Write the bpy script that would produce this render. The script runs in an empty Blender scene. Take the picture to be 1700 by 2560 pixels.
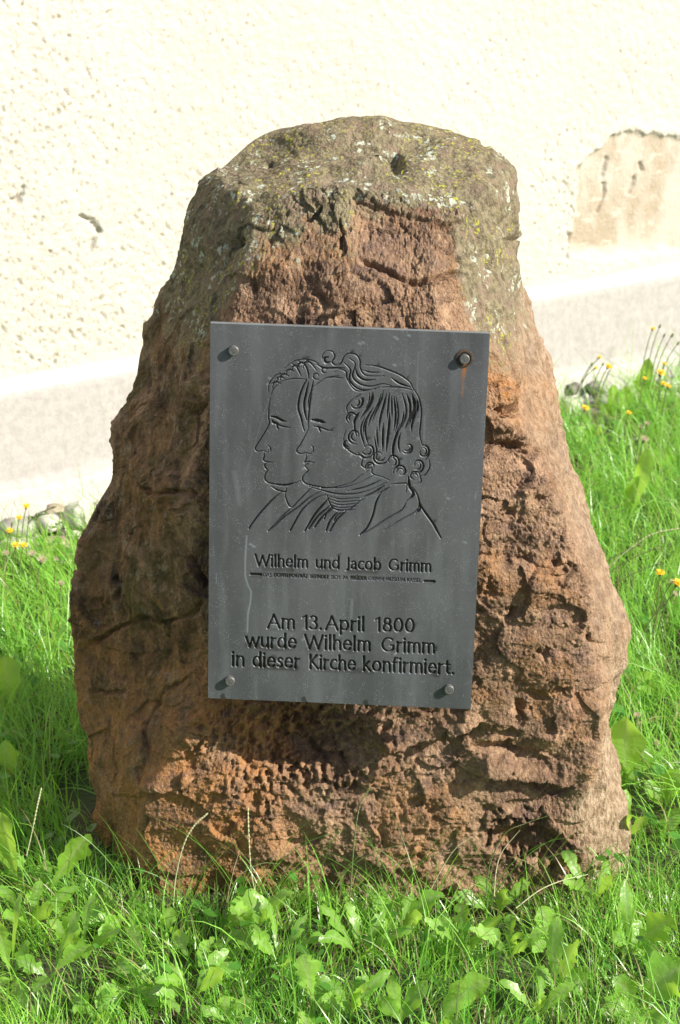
import bpy, math, random
import numpy as np
from mathutils import Vector, Matrix
R = math.radians
rng = np.random.default_rng(7)
random.seed(7)
S = bpy.context.scene
COL = S.collection

# ------------------------------------------------------------ camera, sky, sun, exposure
H, PITCH, FPX = 1.6, R(19.0), 4978.0
cam = bpy.data.cameras.new('camera'); co = bpy.data.objects.new('camera', cam); COL.objects.link(co)
co.location = (0, 0, H); co.rotation_euler = (R(90 - 19.0), 0, 0)
cam.sensor_fit = 'VERTICAL'; cam.sensor_height = 36; cam.lens = 70
cam.clip_end = 300; cam.clip_start = 0.05
cam.dof.use_dof = True; cam.dof.focus_distance = 2.85; cam.dof.aperture_fstop = 11
S.camera = co
SUN = Vector((0.787, -0.325, 0.525)).normalized()
w = bpy.data.worlds.new('World'); S.world = w; w.use_nodes = True
nt = w.node_tree; nt.nodes.clear()
sky = nt.nodes.new('ShaderNodeTexSky'); sky.sky_type = 'NISHITA'; sky.sun_disc = False
sky.sun_elevation = math.asin(SUN.z); sky.sun_rotation = math.atan2(SUN.x, SUN.y)
bg = nt.nodes.new('ShaderNodeBackground'); bg.inputs[1].default_value = 0.09
wo = nt.nodes.new('ShaderNodeOutputWorld')
nt.links.new(sky.outputs[0], bg.inputs[0]); nt.links.new(bg.outputs[0], wo.inputs[0])
sl = bpy.data.lights.new('sun', 'SUN'); sl.energy = 5.0; sl.angle = R(0.5); sl.color = (1.0, 0.95, 0.87)
so = bpy.data.objects.new('sun', sl); COL.objects.link(so); so.rotation_euler = SUN.to_track_quat('Z', 'Y').to_euler()
so.location = (4, -2, 5)
S.view_settings.view_transform = 'Standard'; S.view_settings.look = 'None'
S.view_settings.exposure = 0.76; S.view_settings.gamma = 1

# ------------------------------------------------------------ projection helpers (world metres <-> photo pixels at build time)
CP, SP = math.cos(PITCH), math.sin(PITCH)
def project(P):
    P = np.asarray(P, float); x = P[..., 0]; y = P[..., 1]; z = P[..., 2] - H
    d = y * CP - z * SP; u = y * SP + z * CP
    return 850 + FPX * x / d, 1280 - FPX * u / d
def at(x, y, Y):
    dx = (x - 850) / FPX; dy = (1280 - y) / FPX
    fy = CP + dy * SP; fz = -SP + dy * CP
    t = Y / fy
    return np.array([dx * t, Y, H + fz * t])
def ground_at(x, y, z=0.0):
    dx = (x - 850) / FPX; dy = (1280 - y) / FPX
    fy = CP + dy * SP; fz = -SP + dy * CP
    t = (z - H) / fz
    return np.array([dx * t, fy * t, z])
D2S = 1700 / 1568.0

# ------------------------------------------------------------ numpy noise
_perm = np.arange(256); rng.shuffle(_perm); _perm = np.concatenate([_perm, _perm, _perm])
_g = rng.normal(size=(256, 3)); _g /= np.linalg.norm(_g, axis=1)[:, None]
def pnoise(x, y, z=0.0):
    x, y, z = np.broadcast_arrays(np.asarray(x, float), np.asarray(y, float), np.asarray(z, float))
    xi = np.floor(x).astype(int); yi = np.floor(y).astype(int); zi = np.floor(z).astype(int)
    xf = x - xi; yf = y - yi; zf = z - zi
    f = lambda t: t * t * t * (t * (t * 6 - 15) + 10)
    u, v, ww = f(xf), f(yf), f(zf)
    xi &= 255; yi &= 255; zi &= 255
    def gr(i, j, k):
        h = _perm[_perm[_perm[xi + i] + yi + j] + zi + k]
        g = _g[h]
        return g[..., 0] * (xf - i) + g[..., 1] * (yf - j) + g[..., 2] * (zf - k)
    L = lambda a, b, t: a + (b - a) * t
    return 1.5 * L(L(L(gr(0,0,0), gr(1,0,0), u), L(gr(0,1,0), gr(1,1,0), u), v),
             L(L(gr(0,0,1), gr(1,0,1), u), L(gr(0,1,1), gr(1,1,1), u), v), ww)
def fbm(x, y, z=0.0, o=4, gain=0.5):
    s = 0; a = 1
    for i in range(o):
        s = s + a * pnoise(x * 2**i + 13 * i, y * 2**i + 7 * i, np.asarray(z) * 2**i + 3 * i); a *= gain
    return s
def sstep(a, b, x):
    t = np.clip((x - a) / (b - a), 0, 1); return t * t * (3 - 2 * t)
def seg_dist(x, y, pts):
    """distance to polyline, parameter 0..1 along it"""
    best = np.full(x.shape, 1e9); tt = np.zeros(x.shape); side = np.zeros(x.shape); n = len(pts) - 1
    for i in range(n):
        ax, ay = pts[i]; bx, by = pts[i + 1]; dx, dy = bx - ax, by - ay
        t = np.clip(((x - ax) * dx + (y - ay) * dy) / (dx * dx + dy * dy + 1e-9), 0, 1)
        d = np.hypot(x - ax - t * dx, y - ay - t * dy)
        m = d < best; best = np.where(m, d, best); tt = np.where(m, (i + t) / n, tt)
        side = np.where(m, np.sign(dx * (y - ay) - dy * (x - ax)), side)
    return best, tt, side
def poly_sd(x, y, pts):
    d, _, _ = seg_dist(x, y, pts + [pts[0]])
    ins = np.zeros(x.shape, bool)
    for i in range(len(pts)):
        ax, ay = pts[i]; bx, by = pts[(i + 1) % len(pts)]
        c = ((ay > y) != (by > y)) & (x < (bx - ax) * (y - ay) / ((by - ay) if by != ay else 1e-9) + ax)
        ins ^= c
    return np.where(ins, -d, d)

# ------------------------------------------------------------ mesh / object helpers
def make_mesh(name, verts, quads=None, tris=None, smooth=True):
    me = bpy.data.meshes.new(name)
    verts = np.asarray(verts, np.float32).reshape(-1, 3)
    q = np.zeros((0, 4), int) if quads is None else np.asarray(quads, int).reshape(-1, 4)
    t = np.zeros((0, 3), int) if tris is None else np.asarray(tris, int).reshape(-1, 3)
    me.vertices.add(len(verts)); me.vertices.foreach_set('co', verts.ravel())
    nl = q.size + t.size
    me.loops.add(nl); me.loops.foreach_set('vertex_index', np.concatenate([q.ravel(), t.ravel()]).astype(np.int32))
    me.polygons.add(len(q) + len(t))
    ls = np.concatenate([np.arange(len(q)) * 4, q.size + np.arange(len(t)) * 3]).astype(np.int32)
    me.polygons.foreach_set('loop_start', ls)
    me.update(calc_edges=True); me.validate()
    me.polygons.foreach_set('use_smooth', np.full(len(me.polygons), smooth, bool))
    return me
def fattr(me, name, vals):
    a = me.attributes.new(name, 'FLOAT', 'POINT'); a.data.foreach_set('value', np.asarray(vals, np.float32).ravel())
def cattr(me, name, vals):
    a = me.attributes.new(name, 'FLOAT_COLOR', 'POINT'); a.data.foreach_set('color', np.asarray(vals, np.float32).ravel())
def obj(name, me, mat=None, parent=None):
    o = bpy.data.objects.new(name, me); COL.objects.link(o)
    if mat and me is not None and not me.materials: me.materials.append(mat)
    if parent: o.parent = parent
    return o
def tag(o, label=None, cat=None, group=None, kind=None):
    if label: o['label'] = label
    if cat: o['category'] = cat
    if group: o['group'] = group
    if kind: o['kind'] = kind
    return o
def empty(name, loc, label=None, cat=None, group=None):
    o = bpy.data.objects.new(name, None); COL.objects.link(o); o.location = Vector([float(c) for c in loc]); o.empty_display_size = .05
    return tag(o, label, cat, group)
def compact(verts, quads, attrs):
    used, inv = np.unique(quads.ravel(), return_inverse=True)
    return verts[used], inv.reshape(-1, 4), [a[used] for a in attrs]

# ------------------------------------------------------------ material helpers
class M:
    def __init__(s, name):
        s.m = bpy.data.materials.new(name); s.m.use_nodes = True; s.t = s.m.node_tree; s.t.nodes.clear()
        s.out = s.n('ShaderNodeOutputMaterial'); s.b = s.n('ShaderNodeBsdfPrincipled')
        s.l(s.b.outputs[0], s.out.inputs[0]); s.b.inputs['Roughness'].default_value = .85
    def n(s, k, **kw):
        x = s.t.nodes.new(k)
        for a, b in kw.items(): setattr(x, a, b)
        return x
    def l(s, a, b): s.t.links.new(a, b)
    def coord(s): 
        return s.n('ShaderNodeTexCoord').outputs['Object']
    def scale(s, v, sc):
        mp = s.n('ShaderNodeMapping'); mp.inputs['Scale'].default_value = sc; s.l(v, mp.inputs[0]); return mp.outputs[0]
    def noise(s, v, sc, det=5, rough=.55, dist=0.0):
        x = s.n('ShaderNodeTexNoise'); x.inputs['Scale'].default_value = sc; x.inputs['Detail'].default_value = det
        x.inputs['Roughness'].default_value = rough; x.inputs['Distortion'].default_value = dist; s.l(v, x.inputs['Vector']); return x.outputs[0]
    def vor(s, v, sc, feat='F1', out='Distance'):
        x = s.n('ShaderNodeTexVoronoi', feature=feat); x.inputs['Scale'].default_value = sc; s.l(v, x.inputs['Vector']); return x.outputs[out]
    def ramp(s, v, lo, hi, a=0.0, b=1.0):
        x = s.n('ShaderNodeMapRange', interpolation_type='SMOOTHSTEP'); x.clamp = True
        for i, k in zip((1, 2, 3, 4), (lo, hi, a, b)): x.inputs[i].default_value = k
        s.l(v, x.inputs[0]); return x.outputs[0]
    def mix(s, f, a, b, mode='MIX'):
        x = s.n('ShaderNodeMix', data_type='RGBA', blend_type=mode)
        for i, v in ((0, f), (6, a), (7, b)):
            if hasattr(v, 'node'): s.l(v, x.inputs[i])
            else: x.inputs[i].default_value = v if i == 0 else (*v, 1)
        return x.outputs[2]
    def math(s, op, a, b=0.0):
        x = s.n('ShaderNodeMath', operation=op)
        for i, v in enumerate((a, b)):
            if hasattr(v, 'node'): s.l(v, x.inputs[i])
            else: x.inputs[i].default_value = v
        return x.outputs[0]
    def attr(s, name, out='Fac'):
        return s.n('ShaderNodeAttribute', attribute_name=name).outputs[out]
    def bump(s, h, st=.5, d=.002):
        x = s.n('ShaderNodeBump'); x.inputs['Strength'].default_value = st; x.inputs['Distance'].default_value = d
        s.l(h, x.inputs['Height']); s.l(x.outputs[0], s.b.inputs['Normal']); return x
    def color(s, c):
        if hasattr(c, 'node'): s.l(c, s.b.inputs['Base Color'])
        else: s.b.inputs['Base Color'].default_value = (*c, 1)
    def set(s, k, v):
        if hasattr(v, 'node'): s.l(v, s.b.inputs[k])
        else: s.b.inputs[k].default_value = v

def mat_rock():
    m = M('red_brown_quartzite'); c = m.coord()
    n1 = m.noise(c, 6, 6, .6, .4); n2 = m.noise(c, 22, 6, .65); n3 = m.noise(c, 90, 5, .7); n4 = m.noise(c, 260, 3, .6)
    base = m.mix(m.ramp(n1, .36, .64), (.150, .084, .047), (.285, .172, .098))
    base = m.mix(m.ramp(n2, .45, .68), base, (.39, .25, .145))
    base = m.mix(m.ramp(m.noise(m.scale(c, (1, 1, 1.3)), 14, 5, .6), .56, .7, 0, .75), base, (.12, .066, .045))
    warm = m.attr('ochre')
    base = m.mix(m.ramp(m.noise(m.scale(c, (1, 1, 1.6)), 9, 6, .7, .6), .52, .68, 0, .8), base, (.105, .066, .058))
    base = m.mix(m.ramp(m.noise(c, 11, 6, .7, .3), .56, .68, 0, .7), base, (.43, .235, .145))
    base = m.mix(m.math('MULTIPLY', warm, m.ramp(n2, .3, .62)), base, (.36, .165, .055))
    base = m.mix(m.ramp(n3, .5, .66, 0, .7), base, (.15, .085, .062))
    base = m.mix(m.ramp(n3, .33, .44, .5, 0), base, (.47, .30, .185))
    base = m.mix(m.ramp(n4, .55, .7, 0, .5), base, (.50, .35, .24))
    # weathered crust on the right hand side, pale
    pale = m.attr('pale')
    pc = m.mix(m.ramp(m.noise(m.scale(c, (1.3, 1.3, .75)), 80, 6, .7), .4, .62), (.20, .135, .078), (.44, .335, .225))
    base = m.mix(m.math('MULTIPLY', pale, .8), base, pc)
    # algae crust on the shaded left side
    alg = m.attr('algae')
    ac = m.mix(m.ramp(m.noise(m.scale(c, (1.2, 1.2, .6)), 18, 8, .75, .5), .38, .62), (.040, .026, .012), (.23, .125, .048))
    ac = m.mix(m.ramp(m.noise(c, 7, 4), .5, .66, 0, .6), ac, (.10, .105, .025))
    base = m.mix(m.math('MULTIPLY', alg, m.ramp(n2, .62, .38, .35, 1)), base, ac)
    # lichen
    lic = m.attr('lichen')
    lm = m.ramp(m.math('ADD', m.math('ADD', m.math('MULTIPLY', lic, .62), m.math('MULTIPLY', n2, .55)), m.math('MULTIPLY', n3, .55)), .70, .98)
    lc = m.mix(m.ramp(n3, .35, .65), (.095, .080, .046), (.265, .23, .135))
    lc = m.mix(m.ramp(m.noise(c, 40, 4), .5, .62, 0, .8), lc, (.22, .16, .11))
    base = m.mix(m.math('MULTIPLY', lm, .9), base, lc)
    sp = m.ramp(m.noise(c, 130, 3, .6), .58, .64)
    base = m.mix(m.math('MULTIPLY', m.math('MULTIPLY', sp, lm), m.ramp(m.noise(c, 9, 2), .42, .58)), base, (.40, .38, .045))
    v = m.n('ShaderNodeTexVoronoi'); v.inputs['Scale'].default_value = 75
    dn = m.n('ShaderNodeMix', data_type='VECTOR'); dn.inputs[0].default_value = .03
    m.l(c, dn.inputs[4]); nn = m.n('ShaderNodeTexNoise'); nn.inputs['Scale'].default_value = 90; m.l(c, nn.inputs['Vector']); m.l(nn.outputs[1], dn.inputs[5]); m.l(dn.outputs[1], v.inputs['Vector'])
    spot = m.math('MULTIPLY', m.ramp(v.outputs['Distance'], .42, .3), m.ramp(m.noise(c, 26, 3), .5, .6))
    lw = m.math('MAXIMUM', lm, m.math('MULTIPLY', alg, .25))
    base = m.mix(m.math('MULTIPLY', m.math('MULTIPLY', spot, lw), .85), base, (.50, .54, .43))
    m.color(base); m.set('Roughness', m.ramp(n3, .3, .7, .62, .95)); m.set('Specular IOR Level', .3)
    h = m.math('ADD', m.math('MULTIPLY', n3, .9), m.math('MULTIPLY', n4, .8)); h = m.math('ADD', h, m.math('MULTIPLY', m.noise(c, 700, 2), .18))
    m.bump(h, .9, .006)
    return m.m
def mat_plaque(name, dark):
    m = M(name); c = m.coord()
    n = m.noise(m.scale(c, (1, 1, .45)), 9, 5, .6); f = m.noise(c, 420, 3, .7)
    if dark: col = m.mix(m.ramp(n, .35, .65), (.010, .009, .008), (.028, .026, .024))  # near-black colour for the floors of the engraved strokes
    else: col = m.mix(m.ramp(n, .35, .65), (.065, .067, .071), (.096, .0985, .104))
    st = m.n('ShaderNodeAttribute', attribute_name='stain_tone'); sep = m.n('ShaderNodeSeparateColor'); m.l(st.outputs['Color'], sep.inputs[0])
    if not dark:
        col = m.mix(m.ramp(m.noise(m.scale(c, (3, 1, .35)), 14, 4), .46, .68, 0, .5), col, (.125, .133, .138))
        col = m.mix(m.ramp(f, .6, .72, 0, .45), col, (.22, .23, .23)); col = m.mix(m.ramp(f, .3, .4, .4, 0), col, (.04, .041, .042))
        vv = m.n('ShaderNodeTexVoronoi'); vv.inputs['Scale'].default_value = 480; m.l(c, vv.inputs['Vector'])
        col = m.mix(m.math('MULTIPLY', m.ramp(vv.outputs['Distance'], .22, .12), m.ramp(m.noise(c, 60, 2), .5, .6, .1, .9)), col, (.36, .41, .41))
        col = m.mix(m.math('MULTIPLY', sep.outputs[1], .8), col, (.022, .021, .017))
    col = m.mix(m.math('MULTIPLY', sep.outputs[0], .7), col, (.30, .34, .35))
    col = m.mix(sep.outputs[2], col, (.30, .115, .035))
    m.color(col); m.set('Roughness', m.ramp(n, .3, .7, .36, .52)); m.set('Specular IOR Level', .5 if not dark else .3)
    m.bump(f, .25, .0006)
    return m.m
def mat_metal():
    m = M('dull_bolt_metal'); c = m.coord(); n = m.noise(c, 300, 4)
    m.color(m.mix(m.ramp(n, .4, .65), (.085, .085, .08), (.15, .15, .14))); m.set('Metallic', .15); m.set('Roughness', .5); m.bump(n, .2, .0005)
    return m.m
def mat_stucco():
    m = M('cream_rough_render'); c = m.coord(); n = m.noise(c, 3, 4); f = m.noise(c, 60, 5, .7)
    col = m.mix(m.ramp(n, .35, .65), (.505, .475, .405), (.53, .50, .43))
    col = m.mix(m.math('MULTIPLY', m.attr('pit'), m.ramp(f, .35, .6, .35, .9)), col, (.30, .245, .15))  # pit shade put into the render colour as brown
    ex = m.mix(m.ramp(m.noise(m.scale(c, (1, 1, .6)), 7, 5, .6), .4, .62), (.38, .31, .225), (.49, .435, .36))
    ex = m.mix(m.ramp(m.noise(m.scale(c, (1, 1, 3)), 18, 4), .55, .68, 0, .7), ex, (.56, .51, .42))
    col = m.mix(m.attr('patch'), col, ex)
    col = m.mix(m.math('MULTIPLY', m.attr('smooth'), .9), col, (.50, .475, .42))
    m.color(col); m.set('Roughness', .95); m.set('Specular IOR Level', .1)
    m.bump(m.math('ADD', f, m.math('MULTIPLY', m.noise(c, 160, 3), .5)), 1.0, .0045)
    return m.m
def mat_plinth():
    m = M('grey_painted_plinth'); c = m.coord(); n = m.noise(c, 4, 6, .65); f = m.noise(c, 45, 6, .7)
    grey = m.mix(m.ramp(f, .35, .65), (.355, .33, .305), (.415, .385, .36))
    white = m.mix(m.ramp(f, .3, .6), (.43, .40, .36), (.52, .495, .45))
    g = m.attr('peel'); k = m.ramp(m.math('ADD', m.math('MULTIPLY', g, .62), m.math('MULTIPLY', m.math('ADD', n, m.math('MULTIPLY', f, .6)), .5)), .66, .74)
    col = m.mix(k, grey, white)
    col = m.mix(m.ramp(m.noise(c, 14, 5, .6), .60, .68, 0, .5), col, (.46, .43, .36))
    m.color(col); m.set('Roughness', .95); m.set('Specular IOR Level', .1)
    m.bump(m.math('ADD', f, m.math('MULTIPLY', m.noise(c, 220, 3), .35)), .7, .003)
    return m.m
def mat_soil():
    m = M('dark_soil'); c = m.coord(); n = m.noise(c, 30, 6, .65)
    col = m.mix(m.ramp(n, .35, .65), (.022, .016, .010), (.07, .05, .03))
    col = m.mix(m.ramp(m.noise(c, 9, 4), .38, .55, 0, .8), col, (.05, .085, .02))
    m.color(col); m.bump(n, 1, .02); return m.m
def leafy(name, use_attr, rib=False):
    m = M(name); c = m.coord()
    if use_attr: col = m.attr('tint', 'Color')
    else:
        oi = m.n('ShaderNodeObjectInfo').outputs['Random']
        col = m.mix(oi, (.19, .42, .04), (.32, .58, .09))
        col = m.mix(m.ramp(m.noise(c, 26, 4), .4, .65, 0, .5), col, (.19, .37, .075))
        if rib: col = m.mix(m.math('MULTIPLY', m.attr('rib'), .75), col, (.36, .46, .20))
        m.bump(m.math('ADD', m.noise(c, 75, 3, .5), m.math('MULTIPLY', m.attr('vein'), .12)), .6, .004)
    m.color(col); m.set('Roughness', .36 if rib else .32); m.set('Specular IOR Level', .6)
    tr = m.n('ShaderNodeBsdfTranslucent'); mx = m.n('ShaderNodeMixShader'); mx.inputs[0].default_value = .5
    tc = m.mix(.6, col, (.55, .80, .07), 'MIX') if not use_attr else m.mix(.5, col, (.45, .75, .06), 'MIX')
    m.l(tc, tr.inputs[0]); m.l(m.b.outputs[0], mx.inputs[1]); m.l(tr.outputs[0], mx.inputs[2]); m.l(mx.outputs[0], m.out.inputs[0])
    return m.m
def flat(name, a, b, sc=40, rough=.8, bump=.003):
    m = M(name); c = m.coord(); n = m.noise(c, sc, 5, .6); m.color(m.mix(m.ramp(n, .35, .65), a, b)); m.set('Roughness', rough); m.bump(n, .6, bump); return m.m

ROCK = mat_rock(); PLATE = mat_plaque('grey_slate_plate', False); ENGR = mat_plaque('engraved_floor_dark', True); BOLT = mat_metal()
STUCCO = mat_stucco(); PLINTH = mat_plinth(); SOIL = mat_soil(); GRASS = leafy('grass_blades', True); LEAF = leafy('broad_leaf', False, True)
YELLOW = flat('yellow_petals', (.80, .48, .01), (.88, .60, .02), 300, .6, .0005)
STEM = flat('green_stem', (.09, .15, .035), (.16, .17, .06), 60, .6, .0005)
DRY = flat('dry_seed_fluff', (.48, .36, .25), (.62, .50, .38), 300, .9, .0005)
RUSTY = flat('rusty_ring', (.035, .024, .018), (.09, .045, .022), 300, .8, .001)
STRAW = flat('pale_straw_stalk', (.42, .44, .22), (.56, .52, .32), 90, .6, .0005)
ROCKS = [flat('pale_fieldstone', (.50, .46, .40), (.66, .62, .55), 14), flat('grey_fieldstone', (.26, .24, .22), (.42, .39, .35), 18), flat('brown_fieldstone', (.34, .26, .19), (.50, .40, .31), 16), flat('dark_fieldstone', (.11, .09, .08), (.21, .18, .16), 18)]

# ------------------------------------------------------------ ground
WD = np.array([.807, .59]); WN = np.array([.59, -.807]); W0 = np.array([-.818, 4.62])
def wall_dist(x, y): return (np.asarray(x) - W0[0]) * WN[0] + (np.asarray(y) - W0[1]) * WN[1]
def ground_z(x, y):
    x = np.asarray(x, float); y = np.asarray(y, float)
    return .012 * pnoise(x * 2.1, y * 2.1, 5.5) + .006 * pnoise(x * 8, y * 8, 1.5) - .012
def axis(lo, a, b, hi, n):
    return np.unique(np.concatenate([lo + (a - lo) * np.linspace(0, 1, 9) ** .5, np.linspace(a, b, n), b + (hi - b) * np.linspace(0, 1, 9) ** 2]))
gx = axis(-40, -2, 2.5, 40, 110); gy = axis(-40, 1.2, 6.6, 60, 120)
GX, GY = np.meshgrid(gx, gy); GZ = ground_z(GX, GY)
def grid_quads(nr, nc):
    i = np.arange((nr - 1) * (nc - 1)); r = i // (nc - 1); c = i % (nc - 1); a = r * nc + c
    return np.stack([a, a + 1, a + nc + 1, a + nc], 1)
tag(obj('ground', make_mesh('ground', np.stack([GX, GY, GZ], -1).reshape(-1, 3), grid_quads(*GX.shape)), SOIL), kind='structure')

# ------------------------------------------------------------ church wall behind
def wall_grid(s0, s1, z0, z1, ds, offs):
    ss = np.arange(s0, s1 + ds / 2, ds); zz = np.arange(z0, z1 + ds / 2, ds) if not isinstance(z0, np.ndarray) else z0
    SS, ZZ = np.meshgrid(ss, zz)
    P = np.stack([W0[0] + WD[0] * SS, W0[1] + WD[1] * SS, ZZ], -1)
    px, py = project(P)
    o, attrs = offs(SS, ZZ, px / D2S, py / D2S)
    P[..., 0] += WN[0] * o; P[..., 1] += WN[1] * o
    return P, attrs
wall = empty('church_wall', (W0[0], W0[1], 0), 'sunlit cream roughcast church wall with a grey painted plinth behind the boulder', 'wall')
wi = Matrix.Translation((-W0[0], -W0[1], 0))
PATCH = [(1345, 395), (1372, 368), (1400, 345), (1425, 322), (1468, 303), (1500, 312), (1540, 316), (1600, 322), (1640, 420), (1640, 575), (1500, 590), (1440, 600), (1330, 598), (1328, 560), (1340, 520), (1347, 450)]
CHIPS = [[(198, 502), (222, 511), (246, 540), (240, 545), (218, 522)], [(222, 556), (236, 552), (228, 582), (214, 580)], [(38, 462), (62, 452), (60, 478), (48, 482)]]
GOUGE = [[(198, 502), (222, 512), (238, 528), (246, 541)], [(238, 545), (230, 562), (222, 578)], [(38, 464), (52, 470), (60, 455), (66, 436)], [(1418, 368), (1412, 392), (1408, 410)], [(1412, 428), (1414, 450), (1405, 470), (1396, 490)], [(1496, 382), (1500, 396)], [(1482, 415), (1478, 432), (1470, 448)], [(1330, 545), (1322, 600)]]
def stucco_off(s, z, x, y):
    a = R(28); u = s * math.cos(a) + z * math.sin(a); v = -s * math.sin(a) + z * math.cos(a)
    n = pnoise(u * 125, v * 62, 1.1) + .6 * pnoise(u * 230, v * 120, 4.2)
    big = pnoise(s * 3, z * 3, 9.0)
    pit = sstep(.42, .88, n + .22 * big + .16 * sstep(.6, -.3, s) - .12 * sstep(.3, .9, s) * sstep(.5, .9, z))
    mid = sstep(.1, .5, pnoise(s * 90, z * 90, 6))
    fine = pnoise(s * 45, z * 45, 3.3)
    wob = 8 * fbm(x / 24, y / 24, 2.0, 4, .6)
    pd = poly_sd(x, y, PATCH) + wob
    pm = sstep(6, -6, pd); fade = sstep(610, 560, y + 12 * pnoise(x / 30, y / 30, 3))
    o = -.028 + .0030 * fbm(s * 2.2, z * 3, 5, 3) + .0022 * fine + .0013 * mid - .007 * pit
    o = o * (1 - pm) + pm * (-.028 - .009 * fade + .002 * pnoise(s * 14, z * 14, 8) + .0007 * fine)
    lip = sstep(0, 9, pd) * sstep(34, 9, pd); o = o + .004 * lip * fade * sstep(520, 420, y)
    patch = pm * fade
    for c in CHIPS:
        cd = poly_sd(x, y, c) + 2 * pnoise(x / 6, y / 6, 2); cm = sstep(3, -3, cd); o -= .005 * cm; patch = np.maximum(patch, cm * .3)
    for g in GOUGE:
        d, t, _ = seg_dist(x, y, g); gm = sstep(7, 2, d + 2 * pnoise(x / 8, y / 8, 1)); o -= .010 * gm
    # smooth white trowelled band where the render meets the plinth
    bnd = sstep(.356, .342, z + .02 * pnoise(s * 5, z * 5, 2)); o = o * (1 - bnd) + bnd * (-.028 + .001 * fine)
    # thin hairline crack
    d, _, _ = seg_dist(x, y, [(1440, 145), (1455, 165), (1468, 190), (1475, 225)]); o -= .003 * sstep(3, .5, d)
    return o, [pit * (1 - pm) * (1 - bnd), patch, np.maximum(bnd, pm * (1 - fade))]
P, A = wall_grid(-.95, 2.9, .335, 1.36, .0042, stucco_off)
def wall_obj(name, P, names, A, mat, extra=True):
    Q = P.copy(); Q[..., 0] -= W0[0]; Q[..., 1] -= W0[1]
    me = make_mesh(name, Q.reshape(-1, 3), grid_quads(*Q.shape[:2]))
    for n_, a in zip(names, A): fattr(me, n_, a)
    return obj(name, me, mat, wall)
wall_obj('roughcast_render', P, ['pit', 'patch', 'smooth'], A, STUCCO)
# the same render outside the photograph's frame, coarser
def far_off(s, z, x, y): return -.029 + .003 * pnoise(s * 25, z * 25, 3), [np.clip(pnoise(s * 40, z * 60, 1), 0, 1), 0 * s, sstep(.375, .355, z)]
def side_sheet(s0, s1, z0, z1, name):
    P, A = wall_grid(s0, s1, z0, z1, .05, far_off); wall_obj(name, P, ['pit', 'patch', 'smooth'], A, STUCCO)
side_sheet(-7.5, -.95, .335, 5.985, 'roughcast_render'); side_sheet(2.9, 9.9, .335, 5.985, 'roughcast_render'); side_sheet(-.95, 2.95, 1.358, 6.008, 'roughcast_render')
def plinth_off(s, z, x, y):
    prof = np.interp(z, [-.1, .06, .085, .295, .307, .338], [.022, .018, .002, 0, -.004, -.030])
    o = prof + .0012 * pnoise(s * 12, z * 12, 1) + .0012 * pnoise(s * 60, z * 60, 2) + .003 * pnoise(s * 3, z * 3, 4)
    d, _, _ = seg_dist(x, y, [(128, 965), (140, 985), (146, 1010), (143, 1060)]); o -= .002 * sstep(3, 1, d)
    peel = np.maximum(.9 * sstep(.30, .312, z), 1.0 * sstep(.10, .03, z)); peel = np.maximum(peel, .3 * sstep(2.0, 1.2, s) * sstep(.2, .1, z))
    return o, [peel]
P, A = wall_grid(-.55, 2.9, -.1, .338, .008, plinth_off); P[-1, :, 0] -= 0
wall_obj('plinth', P, ['peel'], A, PLINTH)
for a, b in ((-7.5, -.55), (2.9, 9.9)):
    P, A = wall_grid(a, b, np.array([-.1, .06, .085, .2, .295, .307, .338]), None, .05, plinth_off); wall_obj('plinth', P, ['peel'], A, PLINTH)

# ------------------------------------------------------------ boulder
def col_points(tab, Ytab, ze, nv):
    """tab: display px (x by y); Ytab: forward depth by height; ze: height of the top edge"""
    ty = np.array([t[1] for t in tab]) * D2S; tx = np.array([t[0] for t in tab]) * D2S
    zs = np.linspace(-.06, ze, nv); Y = np.interp(zs, [a for a, b in Ytab], [b for a, b in Ytab])
    _, py = project(np.stack([0 * zs, Y, zs], -1))
    xx = np.interp(py, ty, tx)
    return np.stack([at(a, b, c) for a, b, c in zip(xx, py, Y)])
def edge_z(x, y, Y): return at(x * D2S, y * D2S, Y)[2]
LS = [(482,392),(455,420),(430,460),(418,500),(408,560),(395,620),(375,680),(350,740),(322,800),(305,850),(290,900),(280,950),(258,1000),(235,1100),(214,1150),(193,1200),(180,1250),(172,1300),(168,1350),(164,1420),(163,1480),(167,1550),(178,1600),(190,1650),(200,1720),(213,1770),(221,1810),(219,1880),(228,1930),(250,1975),(300,2010)]
LM = [(540,450),(490,560),(455,680),(420,780),(390,900),(345,1050),(330,1200),(320,1350),(310,1500),(300,1600),(280,1700),(275,1800),(270,1900),(285,1980),(310,2050)]
LR = [(600,492),(560,600),(530,740),(500,850),(475,950),(440,1100),(440,1300),(470,1500),(470,1620),(400,1740),(335,1840),(325,1930),(340,2010),(345,2100)]
F1 = [(780,442),(760,700),(720,1200),(650,1700),(620,2200)]
F2 = [(925,470),(930,700),(920,1200),(900,1700),(900,2200)]
RR = [(1060,488),(1042,560),(1038,640),(1060,740),(1110,820),(1150,900),(1205,1000),(1250,1100),(1290,1200),(1335,1300),(1365,1400),(1378,1500),(1370,1600),(1375,1700),(1350,1790),(1330,1850),(1340,1950),(1345,2100)]
F3 = [(1000,482),(1000,700),(1100,1000),(1150,1300),(1170,1700),(1170,2200)]
RM = [(1125,450),(1130,560),(1140,640),(1170,760),(1210,850),(1240,950),(1270,1050),(1300,1150),(1340,1250),(1385,1350),(1410,1450),(1410,1550),(1400,1650),(1395,1750),(1400,1850),(1405,1950),(1395,2100)]
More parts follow.
